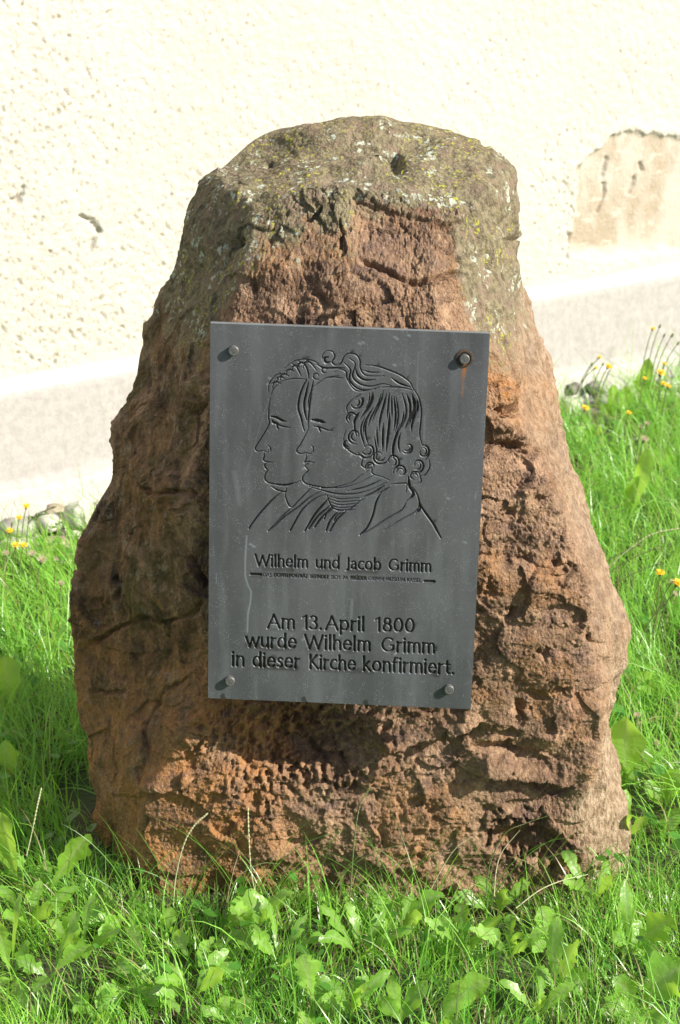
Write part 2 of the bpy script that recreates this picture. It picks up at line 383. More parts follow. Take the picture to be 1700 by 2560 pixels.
RS = [(1178,378),(1190,430),(1198,500),(1206,560),(1215,600),(1228,680),(1240,740),(1250,780),(1280,840),(1298,900),(1310,1000),(1330,1080),(1345,1150),(1360,1220),(1382,1270),(1406,1310),(1426,1370),(1441,1430),(1447,1470),(1440,1530),(1426,1600),(1413,1650),(1415,1740),(1438,1800),(1450,1850),(1454,1920),(1446,1975),(1440,2100)]
def lerpt(a, b, t):
    ys = np.linspace(300, 2200, 60); xa = np.interp(ys, [p[1] for p in a], [p[0] for p in a]); xb = np.interp(ys, [p[1] for p in b], [p[0] for p in b])
    return [(x, y) for x, y in zip(xa * (1 - t) + xb * t, ys)]
NV = 60
cols = []
def addc(tab, Yt, ex, ey, eY, u):
    Yt = sorted(Yt); ze = edge_z(ex, ey, eY); Yt = [p for p in Yt if p[0] < ze - .03] + [(ze, eY)]
    p = col_points(tab, Yt, ze, NV); e = at(ex * D2S, ey * D2S, eY)
    wt = np.linspace(0, 1, NV)[:, None] ** 30; p = p * (1 - wt) + e * wt
    cols.append((u, p))
addc(LS, [(-.06,2.96),(.1,3.0),(.5,3.02),(.9,3.05)], 482, 392, 3.06, 0.0)
addc(LM, [(-.06,2.90),(.2,2.915),(.6,2.92),(.9,2.93)], 540, 440, 2.96, .13)
addc(LR, [(-.06,2.81),(.2,2.79),(.35,2.80),(.6,2.80),(.9,2.785)], 602, 490, 2.88, .24)
addc(F1, [(-.06,2.79),(.1,2.785),(.22,2.785),(.34,2.825),(.5,2.79),(.88,2.765),(.96,2.79)], 790, 442, 2.885, .40)
addc(F2, [(-.06,2.79),(.1,2.79),(.22,2.79),(.34,2.80),(.5,2.77),(.88,2.76),(.96,2.785)], 925, 470, 2.88, .52)
addc(F3, [(-.06,2.79),(.1,2.79),(.25,2.785),(.4,2.77),(.6,2.765),(.88,2.77),(.96,2.79)], 1000, 484, 2.88, .62)
addc(RR, [(-.06,2.80),(.15,2.80),(.4,2.80),(.6,2.80),(.88,2.81),(.96,2.82)], 1060, 488, 2.89, .74)
addc(RM, [(-.06,2.86),(.15,2.86),(.4,2.87),(.7,2.88),(.96,2.92)], 1125, 445, 2.97, .82)
addc(RS, [(-.06,2.90),(.15,2.93),(.4,2.99),(.7,3.03),(.96,3.08)], 1178, 380, 3.10, .88)
addc([(1125,300),(1190,600),(1300,1200),(1400,1800),(1400,2200)], [(-.06,3.1),(.3,3.15),(.8,3.16)], 1112, 346, 3.14, .90)
addc([(1010,250),(1100,600),(1150,1200),(1200,2200)], [(-.06,3.22),(.3,3.24),(.8,3.22)], 1012, 291, 3.16, .92)
addc([(900,250),(900,2200)], [(-.06,3.25),(.3,3.27),(.8,3.24)], 885, 262, 3.17, .935)
addc([(740,250),(700,2200)], [(-.06,3.24),(.3,3.26),(.8,3.22)], 740, 280, 3.15, .95)
addc([(600,250),(560,600),(470,2200)], [(-.06,3.20),(.3,3.22),(.8,3.18)], 602, 301, 3.12, .965)
addc([(530,300),(470,600),(280,1300),(280,2200)], [(-.06,3.08),(.3,3.12),(.8,3.13)], 535, 353, 3.09, .98)
cols.append((1.0, cols[0][1].copy()))
cu = np.array([c[0] for c in cols]); CG = np.stack([c[1] for c in cols], 1)          # NV x ncol x 3
NU, NB, NC = 900, 600, 140
# non-uniform u: dense where the camera looks
ug = np.concatenate([np.linspace(0, .88, 740, endpoint=False), np.linspace(.88, 1, 160, endpoint=False)])
vg = np.linspace(0, 1, NB)
def resamp(G, x0, x1, axis_):
    out = np.empty((G.shape[0], len(x1), 3) if axis_ else (len(x1), G.shape[1], 3))
    n = G.shape[0] if axis_ else G.shape[1]
    for k in range(3):
        for j in range(n):
            if axis_: out[j, :, k] = np.interp(x1, x0, G[j, :, k])
            else: out[:, j, k] = np.interp(x1, x0, G[:, j, k])
    return out
B = resamp(CG, cu, ug, 1); B = resamp(B, np.linspace(0, 1, NV), vg, 0)
ctr = at(870 * D2S, 372 * D2S, 3.04); ctr[2] += .008
wg = np.linspace(0, 1, NC + 1)[1:]
cap = B[-1][None] * (1 - wg[:, None, None]) + ctr[None, None] * wg[:, None, None]
cap[..., 2] += .012 * np.sin(np.pi * wg)[:, None]
B = np.concatenate([B, cap], 0)
def blur(G, k, it, lo=0):
    for _ in range(it):
        A_ = np.concatenate([G[:, -k:], G, G[:, :k]], 1); c = np.cumsum(np.concatenate([np.zeros_like(A_[:, :1]), A_], 1), 1); G = (c[:, 2*k+1:] - c[:, :-(2*k+1)]) / (2 * k + 1)
        A_ = np.concatenate([np.repeat(G[:1], k, 0), G, np.repeat(G[-1:], k, 0)], 0); c = np.cumsum(np.concatenate([np.zeros_like(A_[:1]), A_], 0), 0); G = (c[2*k+1:] - c[:-(2*k+1)]) / (2 * k + 1)
    return G
B = blur(B, 5, 2)
def normals(G):
    du = np.roll(G, -1, 1) - np.roll(G, 1, 1); dv = np.gradient(G, axis=0)
    n = np.cross(du, dv); l = np.linalg.norm(n, axis=-1, keepdims=True); return n / np.maximum(l, 1e-9)
N = blur(normals(B), 7, 2); N[-6:] = (0, -.1, .99); N /= np.linalg.norm(N, axis=-1, keepdims=True)
px, py = project(B); px /= D2S; py /= D2S
X, Y, Z = B[..., 0], B[..., 1], B[..., 2]
Ug = np.broadcast_to(ug[None], X.shape)
rows = np.arange(B.shape[0]); capw = np.clip((rows - NB) / 20., 0, 1)[:, None] + 0 * X
jag = .03 * fbm(X * 9, Y * 9, Z * 9, 3)
front = sstep(.20, .27, Ug + jag) * sstep(.78, .73, Ug + jag) * (1 - capw) * sstep(.999, .99, Ug)
left = (sstep(.25, .20, Ug + jag)) * (1 - capw); right = sstep(.72, .77, Ug + jag) * sstep(.93, .9, Ug) * (1 - capw)
wx = X + .012 * pnoise(X * 22, Y * 22, Z * 22); wz = Z + .012 * pnoise(X * 22, Y * 22 + 9, Z * 22); wy = Y
f1 = fbm(wx * 7, wy * 7, wz * 7, 2)
def worley(x, y, z, o=0):
    sh = x.shape; x = x.ravel() + o; y = y.ravel() + o; z = z.ravel(); xi = np.floor(x).astype(int); yi = np.floor(y).astype(int); zi = np.floor(z).astype(int)
    x = x.astype(np.float32); y = y.astype(np.float32); z = z.astype(np.float32); best = np.full(x.shape, 9., np.float32); sec = best.copy()
    jit = (_g * .5 + .5).astype(np.float32)
    for i in (-1, 0, 1):
        for j in (-1, 0, 1):
            for k in (-1, 0, 1):
                h = _perm[_perm[_perm[(xi + i) & 255] + ((yi + j) & 255)] + ((zi + k) & 255)]; J = jit[h]
                d = (xi + i + J[:, 0] - x) ** 2 + (yi + j + J[:, 1] - y) ** 2 + (zi + k + J[:, 2] - z) ** 2
                sec = np.minimum(sec, np.maximum(best, d)); best = np.minimum(best, d)
    return np.sqrt(best).reshape(sh), np.sqrt(sec).reshape(sh)
def chips(x, y, z, seed=0):
    """broken-stone relief: every cell is its own tilted flat facet"""
    sh = x.shape; x = x.ravel(); y = y.ravel(); z = z.ravel(); xi = np.floor(x).astype(int); yi = np.floor(y).astype(int); zi = np.floor(z).astype(int)
    best = np.full(x.shape, 9.); out = np.zeros(x.shape); jit = _g * .5 + .5
    for i in (-1, 0, 1):
        for j in (-1, 0, 1):
            for k in (-1, 0, 1):
                h = _perm[_perm[_perm[(xi + i + seed) & 255] + ((yi + j) & 255)] + ((zi + k) & 255)]; J = jit[h]; T_ = _g[(h * 7 + 31) & 255]
                dx, dy, dz = x - xi - i - J[:, 0], y - yi - j - J[:, 1], z - zi - k - J[:, 2]; d = dx * dx + dy * dy + dz * dz
                m = d < best; best = np.where(m, d, best); out = np.where(m, dx * T_[:, 0] + dz * T_[:, 2] + .35 * T_[:, 1], out)
    return out.reshape(sh)
def billow(s, o=0, sx=1, sz=1): return .5 - np.abs(pnoise(wx * s * sx + o, wy * s + o, wz * s * sz)) * 1.4
D = .016 * f1
ba = sstep(-.35, .5, fbm(X * 5, Y * 5, Z * 5 + 40, 2))
cs = slice(0, 650)                                            # columns of the front and right faces
k1, k2 = worley(wx[:, cs] * 34, wy[:, cs] * 34, wz[:, cs] * 40); K1 = 0 * X; K1[:, cs] = np.clip(1 - k1 * 1.35, -.4, 1) * .6 + .4 * np.clip(k2 - k1, 0, .6)
k1, k2 = worley(wx[:, cs] * 84, wy[:, cs] * 84, wz[:, cs] * 90, 5); K2 = 0 * X; K2[:, cs] = np.clip(1 - k1 * 1.3, -.4, 1)
big_lump = billow(9, 3, .9, 1.1); facet = fbm(X * 12, Y * 12, Z * 14 + 9, 2)
def ch(f, o, sd): q = 0 * X; q[:, cs] = chips(wx[:, cs] * f + .35 * pnoise(X[:, cs] * f * 2, Z[:, cs] * f * 2, o), wy[:, cs] * f, wz[:, cs] * f * 1.25, sd); return q
CH = .012 * ch(11, 1, 3) + .0050 * ch(26, 5, 11) * (.3 + .9 * ba) + .0024 * ch(60, 8, 29) * (.4 + ba) + .0011 * ch(140, 8, 57)
D = D + front * (.011 * big_lump + CH + .0022 * K1 * (.25 + .9 * ba) + .0016 * K2 * (.3 + ba) + .0014 * pnoise(X * 150, Y * 150, Z * 150) + .0016 * pnoise(X * 290, Y * 290, Z * 290)) + right * (.4 * CH) + left * .42 * CH
pitn = sstep(.28, .62, pnoise(wx * 26, wy * 26, wz * 34 + 20)) * sstep(-.3, .3, pnoise(X * 6, Y * 6, Z * 6 + 70)); D = D - front * .009 * pitn
D = D + left * (.011 * billow(9, 5, 1, .9) + .006 * billow(24, 1, 1, .6) + .003 * billow(60, 5, 1, .6) + .0013 * billow(140, 5) + .0008 * pnoise(X * 270, Y * 270, Z * 270))
D = D + right * (.008 * billow(14, 2, 1.4, .5) + .005 * pnoise(wx * 40, wy * 34, wz * 22) + .0035 * pnoise(wx * 100, wy * 80, wz * 50) + .0015 * pnoise(X * 260, Y * 260, Z * 90))
D = D + capw * (.006 * billow(10, 6) + .003 * billow(30, 2) + .0016 * pnoise(X * 90, Y * 90, Z * 90) + .0013 * pnoise(X * 220, Y * 220, Z * 220))
vis = sstep(.9, .885, Ug) * (N[..., 1] < .3)
DW1 = fbm(px / 20, py / 20, 4.0, 3); DW2 = fbm(px / 20, py / 20, 16.0, 3)
def crack(pts, w, d, taper=True):
    global D
    q, t, _ = seg_dist(px + 5 * pnoise(px / 14, py / 14, 3), py + 5 * pnoise(px / 14, py / 14, 8), pts)
    D = D - vis * d * sstep(w, w * .15, q) * (sstep(0, .12, t) * sstep(1, .88, t) if taper else 1)
def ledge(pts, h, up, dn, under=.0):
    """rock above the polyline stands proud and breaks off sharply below it"""
    global D
    q, t, side = seg_dist(px + 5 * pnoise(px / 16, py / 16, 3), py + 6 * pnoise(px / 16, py / 16, 8), pts)
    e = sstep(0, .15, t) * sstep(1, .85, t); lat = sstep(60, 0, np.maximum(0, q - up)) 
    D = D + vis * e * np.where(side < 0, h * sstep(up, 0, q), -under * sstep(dn, 0, q) + h * sstep(5, 0, q))
def dent(cx, cy, rx, ry, d, ang=0):
    global D
    wr = min(rx, ry); a = R(ang); dx = (px - cx + wr * .9 * DW1); dy = (py - cy + wr * .9 * DW2); rx *= 1.1; ry *= 1.15; d = d * .8
    u = (dx * math.cos(a) + dy * math.sin(a)) / rx; v = (-dx * math.sin(a) + dy * math.cos(a)) / ry
    D = D - vis * d * sstep(1.15, .25, np.hypot(u, v))
crack([(820,598),(860,610),(895,628),(930,645),(965,655),(1000,645),(1040,636),(1070,630)], 9, .018)
crack([(700,515),(730,500),(745,480)], 9, .012); crack([(780,505),(790,540),(785,580)], 6, .008)
ledge([(600,510),(660,500),(735,478),(800,450),(850,470),(930,490),(1000,505),(1065,515)], .005, 45, 30, .002)
dent(890, 358, 38, 17, .016, 15); dent(910, 380, 22, 12, .014); dent(868, 332, 22, 12, -.010); dent(620, 365, 12, 8, .010)
crack([(1045,520),(1052,560),(1045,600),(1060,625)], 9, .012); dent(545, 560, 22, 10, .014, -10)
dent(1160, 950, 42, 13, .030, 8); dent(1185, 1028, 46, 12, .030, 8); dent(1150, 985, 22, 10, -.012); dent(1240, 1150, 25, 9, .010)
dent(1170, 1180, 18, 10, .014); dent(1215, 1290, 22, 10, .016); dent(1290, 1300, 24, 9, .016, 10); dent(1180, 1420, 16, 24, .016); dent(1370, 1480, 26, 10, .020, 20)
dent(1200, 1640, 18, 26, .020); dent(1290, 1590, 22, 12, .016); dent(1160, 1730, 60, 16, .018, 10)
dent(1100, 1570, 20, 12, .012); dent(1250, 1500, 22, 14, .012); dent(1130, 1350, 14, 22, .012)
ledge([(870,1735),(905,1722),(940,1712),(985,1700),(1030,1686),(1075,1672),(1120,1655)], .026, 60, 40, .012)
ledge([(1090,1782),(1150,1778),(1200,1795),(1260,1800),(1330,1812)], .024, 55, 45, .012)
dent(1215, 1940, 95, 48, .032, 12); dent(1150, 1915, 30, 30, .012); dent(700, 1720, 70, 60, .020, 20)
dent(470, 1680, 75, 40, -.014, -15); dent(560, 1850, 100, 50, -.008); dent(710, 1715, 190, 95, .020, 8)
ledge([(330,1835),(370,1815),(420,1808),(450,1790)], .010, 40, 20, .006)
crack([(195,1490),(225,1480),(262,1452),(300,1437),(330,1425),(350,1425)], 9, .010); crack([(355,1445),(400,1430),(445,1415),(470,1380)], 8, .009)
crack([(200,1590),(260,1598),(300,1590)], 8, .008); crack([(335,1690),(350,1640),(385,1590),(440,1560)], 7, .006)
crack([(255,1330),(280,1345),(270,1390)], 12, .010); dent(225, 1410, 24, 34, .014); dent(400, 1130, 60, 40, -.012); crack([(335,1120),(380,1135),(430,1130),(465,1140)], 8, .012)
crack([(430,1280),(455,1330),(480,1360)], 12, .018); dent(460, 900, 26, 30, -.014); crack([(440,955),(470,925)], 9, .010)
crack([(650,1640),(690,1690),(760,1770)], 8, .010); crack([(1215,560),(1180,548),(1140,560)], 7, .010); dent(1140,520,10,16,.008)
D = D * sstep(0, 14, B.shape[0] - 1 - rows)[:, None]
# keep the sheet clear of the plate that hangs in front of it
BF = B + N * D[..., None]
fx, fy = project(BF); fx /= D2S; fy /= D2S
inpl = sstep(14, -8, poly_sd(fx, fy, [(480, 738), (1134, 762), (1094, 1640), (476, 1618)])) * (BF[..., 1] < 3)
lim = 2.752
BF[..., 1] = np.where((inpl > 0) & (BF[..., 1] < lim), BF[..., 1] * (1 - inpl) + lim * inpl, BF[..., 1])
BF[:, :, 2] = BF[:, :, 2]
px, py = project(BF); px /= D2S; py /= D2S
n5 = fbm(BF[..., 0] * 7, BF[..., 1] * 7, BF[..., 2] * 7, 4); n20 = pnoise(BF[..., 0] * 30, BF[..., 1] * 30, BF[..., 2] * 30)
z_ = BF[..., 2]
zn = z_ + .05 * n5 + .03 * n20
lich = np.clip(capw * (.95 + .2 * n5) + .85 * sstep(.82, 1.06, zn) * (1 - front) + .38 * right * sstep(.62, 1.0, zn) + .30 * left * sstep(.45, .95, zn) + front * (.6 * sstep(1.04, 1.10, zn) + .35 * sstep(.93, 1.07, zn)), 0, 1)
alg = np.clip(left * sstep(.12, .4, z_ + .1 * n5), 0, 1) * .9 + .25 * front * sstep(.05, .6, n5)
pale = np.clip(right * (.35 + .35 * sstep(.78, .88, Ug) + .75 * sstep(.42, .15, z_)), 0, 1) * (1 - capw)
och = np.clip(sstep(760, 560, px + 60 * n5) * sstep(.50, .32, z_) + .6 * sstep(.2, .6, n5 + n20 * .3) + .5 * sstep(1105, 1130, px) * sstep(1010, 960, py) * sstep(850, 880, py) * (1 - left), 0, 1)
nr = BF.shape[0]
idx = np.arange(nr * NU).reshape(nr, NU)
a = idx[:-1]; b = np.roll(idx, -1, 1)[:-1]; c = np.roll(idx, -1, 1)[1:]; d = idx[1:]
rock_quads = np.stack([a, b, c, d], -1).reshape(-1, 4)
rock_v = BF.reshape(-1, 3)
me = make_mesh('memorial_boulder', rock_v, rock_quads)
fattr(me, 'lichen', lich); fattr(me, 'algae', alg); fattr(me, 'pale', pale); fattr(me, 'ochre', och)
tag(obj('memorial_boulder', me, ROCK), 'tall rough reddish brown boulder with lichen on its top carrying the dark plaque', 'boulder')
# footprint of the boulder, for keeping the grass outside it
foot = BF[int(NB * .07)][::20, :2].tolist()

# ------------------------------------------------------------ plaque
PC = [(526, 808), (1225, 834), (1177, 1773), (520, 1745)]; PY = 2.722
SX0, SY0, SC = 500, 790, 2
IMW, IMH = 750 * SC, 1000 * SC
cut = np.zeros((IMH, IMW), np.float32); stain_tone = np.zeros((IMH, IMW, 3), np.float32); zone = np.zeros((IMH, IMW), np.int8)
def capsule(img, ax, ay, bx, by, ra, rb, soft=1.1, zid=None):
    r = max(ra, rb) + soft
    x0 = max(0, int((min(ax, bx) - r - SX0) * SC)); x1 = min(IMW, int((max(ax, bx) + r - SX0) * SC) + 2)
    y0 = max(0, int((min(ay, by) - r - SY0) * SC)); y1 = min(IMH, int((max(ay, by) + r - SY0) * SC) + 2)
    if x1 <= x0 or y1 <= y0: return
    gx_, gy_ = np.meshgrid(np.arange(x0, x1) / SC + SX0, np.arange(y0, y1) / SC + SY0)
    dx, dy = bx - ax, by - ay; t = np.clip(((gx_ - ax) * dx + (gy_ - ay) * dy) / (dx * dx + dy * dy + 1e-9), 0, 1)
    dd = np.hypot(gx_ - ax - t * dx, gy_ - ay - t * dy) - (ra + (rb - ra) * t)
    v = sstep(soft * .5, -soft * .5, dd); img[y0:y1, x0:x1] = np.maximum(img[y0:y1, x0:x1], v)
    if zid: 
        zz = zone[y0:y1, x0:x1]; zz[dd < soft] = zid
def smooth_pts(pts, n=7):
    P = np.array(pts, float)
    if len(P) < 3: return P
    E = np.vstack([2 * P[0] - P[1], P, 2 * P[-1] - P[-2]]); out = []
    for i in range(1, len(E) - 2):
        for t in np.linspace(0, 1, n, endpoint=False):
            p0, p1, p2, p3 = E[i - 1], E[i], E[i + 1], E[i + 2]
            out.append(.5 * ((2 * p1) + (-p0 + p2) * t + (2 * p0 - 5 * p1 + 4 * p2 - p3) * t * t + (-p0 + 3 * p1 - 3 * p2 + p3) * t ** 3))
    out.append(P[-1]); return np.array(out)
def brush(pts, wid, t0=.35, t1=.35, zid=1, img=None, soft=1.1):
    """tapered engraved stroke; pts in enlarged picture units of the plate's upper half"""
    Q = smooth_pts([(500 + x * .4847, 780 + y * .4847) for x, y in pts]); L = np.concatenate([[0], np.cumsum(np.hypot(*(Q[1:] - Q[:-1]).T))]); L /= L[-1]
    wv = wid * .36 / 2 * (t0 + (1 - t0) * sstep(0, .3, L)) * (t1 + (1 - t1) * sstep(1, .7, L))
    for i in range(len(Q) - 1): capsule(cut if img is None else img, *Q[i], *Q[i + 1], wv[i], wv[i + 1], soft, zid)
# two plain men's heads in profile, one behind the other (a simple line engraving)
def profile(ox, hair_y):
    brush([(362+ox,440),(354+ox,495),(353+ox,545),(356+ox,575),(338+ox,612),(312+ox,655),(290+ox,690),(284+ox,708),(298+ox,720),(326+ox,716),(346+ox,724),(358+ox,712)], 7)
    brush([(330+ox,724),(330+ox,748),(326+ox,765),(344+ox,774),(374+ox,776)], 7); brush([(344+ox,778),(332+ox,790),(338+ox,806),(350+ox,816)], 8)
    brush([(350+ox,816),(336+ox,836),(334+ox,862),(350+ox,880),(385+ox,888),(430+ox,892),(480+ox,884),(520+ox,870)], 8, .6)
    brush([(352+ox,690),(362+ox,702),(364+ox,722)], 6)
    brush([(366+ox,540),(392+ox,545),(420+ox,560),(444+ox,566)], 17, .5, .2); brush([(372+ox,566),(392+ox,572),(415+ox,588),(466+ox,598)], 9, .8, .3)
    brush([(394+ox,572),(398+ox,590),(402+ox,606)], 12, .8, .4); brush([(372+ox,560),(378+ox,574),(396+ox,576)], 12, .8, .5)
profile(0, 0)
brush([(578,400),(566,470),(560,530),(556,580),(560,600)], 9); 
o2 = 218
brush([(560,600),(540,640),(516,685),(500,706),(500,724),(520,732),(546,728),(568,732),(580,718)], 7); brush([(548,734),(546,760),(538,778),(556,772),(588,778)], 7)
brush([(556,782),(540,795),(548,806),(556,820),(534,840),(528,865),(545,886),(600,900),(660,908),(720,900),(780,880),(836,836)], 8, .6)
brush([(574,690),(584,702),(582,724)], 6); brush([(578,558),(608,562),(630,568),(646,572)], 24, .6, .2); brush([(586,590),(620,596),(650,608),(680,614)], 8, .6, .3); brush([(608,592),(616,606),(620,618)], 12, .8, .4)
# forehead lines and hair of the rear head
brush([(366,430),(378,395),(410,365),(450,350),(500,344),(548,350)], 6); brush([(352,412),(356,370),(385,330),(430,318)], 7)
for k, (x, y) in enumerate([(372,392),(392,366),(412,352),(440,330),(470,310),(500,296),(530,290)]):
    brush([(x-12,y-6),(x,y-22),(x+22,y-30-k),(x+44,y-20-k)], 9, .3, .3)
    brush([(x,y),(x+8,y-24),(x+34,y-30)], 7, .4, .2)
brush([(435,290),(470,262),(520,246),(575,250),(612,268)], 7); brush([(500,250),(540,275),(556,310),(560,345)], 9); brush([(540,245),(575,270),(600,300)], 7); brush([(470,265),(500,290),(520,330)], 9)
brush([(548,350),(524,400),(510,450),(506,500),(520,545),(530,590),(538,615)], 13, .5, .4); brush([(558,365),(546,420),(536,470),(540,520),(550,560)], 14, .4, .4); brush([(585,350),(574,400),(560,450),(556,500)], 9)
for a_, b_ in (((600, 330), 20), ((640, 300), 15)):
    th = np.linspace(0, 5.2, 12); brush([(a_[0] + (b_ + 4 * t / 5) * math.cos(t + 1) * (1 - t / 9), a_[1] + b_ * math.sin(t + 1) * (1 - t / 9)) for t in th], 8)
# hair of the front head: a top curl, a sweep backwards and a mass of locks
brush([(634,262),(630,225),(650,203),(682,205),(694,232),(680,258),(700,276),(728,262),(742,230),(770,214),(804,222),(824,250),(826,290),(850,326),(905,332),(950,330)], 8)
brush([(660,232),(640,240),(650,262),(672,256)], 16, .5, .3); brush([(770,240),(800,270),(786,330),(820,370),(880,385),(940,372),(985,380)], 10); brush([(742,262),(775,300),(770,350),(806,392),(850,404),(905,398)], 10)
brush([(800,290),(815,330),(850,352),(905,350)], 13, .3, .2); brush([(690,310),(720,296),(752,310),(758,345),(790,395),(825,410),(880,402),(925,388)], 8)
brush([(655,345),(690,338),(735,342)], 6); brush([(575,392),(600,372),(650,342),(712,330)], 8); brush([(600,270),(640,290),(700,290),(745,290)], 14, .3, .3); brush([(850,274),(910,280),(970,300),(1030,325),(1080,362),(1098,395)], 9)
brush([(838,300),(880,312),(930,312)], 8, .2, .2); brush([(985,340),(1030,370),(1085,388)], 12, .2, .3)
brush([(1098,395),(1126,440),(1140,500),(1138,570),(1132,630),(1146,690)], 8); brush([(935,390),(990,388),(1050,392),(1098,405)], 8)
hr = np.random.default_rng(21)
crown = [(835, 425), (870, 400), (910, 398), (950, 400), (990, 398), (1030, 400), (1070, 405), (1100, 420)]
nape = [(790, 600), (810, 690), (860, 740), (910, 770), (965, 790), (1015, 770), (1065, 740), (1130, 690)]
def lerp_l(L_, t): i = min(int(t * (len(L_) - 1)), len(L_) - 2); f_ = t * (len(L_) - 1) - i; return (L_[i][0] * (1 - f_) + L_[i + 1][0] * f_, L_[i][1] * (1 - f_) + L_[i + 1][1] * f_)
for k in range(30):
    t = (k + hr.uniform(-.3, .3)) / 29; t = min(max(t, 0), 1); c0 = lerp_l(crown, t); c1 = lerp_l(nape, t); a0 = hr.choice([0, .03, .25, .45, .6]) + hr.uniform(0, .08); a1 = min(1, a0 + hr.uniform(.28, .55))
    sw = 24 * math.sin(t * 5 + .5); pts = []
    for q in np.linspace(a0, a1, 5): pts.append((c0[0] + (c1[0] - c0[0]) * q + sw * math.sin(q * 6.5 + k * .12), c0[1] + (c1[1] - c0[1]) * q))
    brush(pts, hr.uniform(9, 19), .2, .15)
for (x, y, r_, q, sp) in [(800,470,40,1,3.6),(785,545,34,1,4.2),(800,640,44,1,5.0),(862,712,50,-1,5.2),(925,745,48,1,5.4),(990,770,44,-1,5.0),(1035,825,40,1,5.4),(1120,790,44,-1,5.6),(1150,722,38,1,5.0),(1105,850,30,-1,4.4),(760,680,26,1,3.6),(880,800,30,1,4.0),(1070,700,34,-1,4.6)]:
    ph = hr.uniform(0, 6); th = np.linspace(0, sp, 12)
    for dr in (0, .42): brush([(x + r_ * (1 - dr) * math.cos(q * (t + ph)) * (1 - t / 8), y + r_ * (1 - dr) * math.sin(q * (t + ph)) * (1 - t / 8)) for t in th[: 12 if dr == 0 else 8]], 12 if dr == 0 else 9, .2, .25)
brush([(760,520),(756,490),(780,455),(830,425)], 7); brush([(752,610),(740,655),(756,705),(800,735),(840,745),(832,790),(860,808),(885,806),(890,835),(940,852),(975,868)], 7)
brush([(1146,690),(1172,700),(1180,735),(1160,765)], 8); brush([(1180,760),(1184,800),(1160,840),(1135,850),(1140,875),(1110,888)], 7)
# collars, scarf and coats
brush([(420,928),(370,970),(310,1035),(268,1090),(252,1118)], 13, .3, .8); brush([(365,900),(400,920),(440,928),(445,905)], 9); brush([(372,886),(440,896),(500,880)], 12, .3, .3)
brush([(440,928),(442,960),(468,1008),(510,970),(560,920),(580,898)], 8); brush([(622,925),(560,960),(500,1010),(430,1060),(380,1105),(350,1130)], 12, .3, .8); brush([(470,1010),(400,1075),(356,1122)], 9); brush([(650,940),(590,965),(530,1015),(490,1080),(464,1128)], 11, .3, .9)
brush([(560,900),(620,918),(700,938),(790,940),(860,925),(920,900),(960,880)], 9, .4, .3); brush([(620,910),(720,908),(800,890),(880,850),(900,838)], 7); brush([(760,925),(850,905),(930,868)], 13, .2, .2); brush([(830,960),(890,935),(950,895)], 14, .3, .2)
for k in range(5): brush([(665+4*k,950+16*k),(720,966+15*k),(780,962+15*k),(832-8*k,958+15*k)], 6, .3, .3)
for k, (a_, b_) in enumerate([((665,960),(540,1130)),((690,1010),(590,1110)),((668,1000),(560,1120)),((710,1030),(650,1128)),((760,1020),(668,1132)),((735,1035),(690,1080)),((690,1000),(640,1070))]):
    brush([a_, ((a_[0]+b_[0])/2-8, (a_[1]+b_[1])/2-6), b_], 16 - k, .3, .7)
brush([(655,945),(664,975),(690,1015),(760,1022),(810,985),(850,960)], 9); brush([(938,925),(908,980),(890,1050),(862,1110),(824,1150)], 13, .4, .9)
brush([(824,1150),(870,1128),(950,1075),(1040,1020),(1066,970)], 10, .8, .3); brush([(950,1125),(1040,1070),(1110,1030),(1130,990),(1118,940),(1095,905)], 9, .3, .6)
brush([(985,890),(1040,885),(1066,888),(1062,930)], 8); brush([(1075,850),(1080,900),(1100,940),(1066,975)], 20, .4, .3); brush([(1130,980),(1150,1020),(1200,1090),(1222,1130),(1242,1166)], 15, .5, .6); brush([(1130,985),(1135,1015),(1110,1040)], 14, .4, .3); brush([(975,905),(940,925),(900,945)], 10, .3, .3)

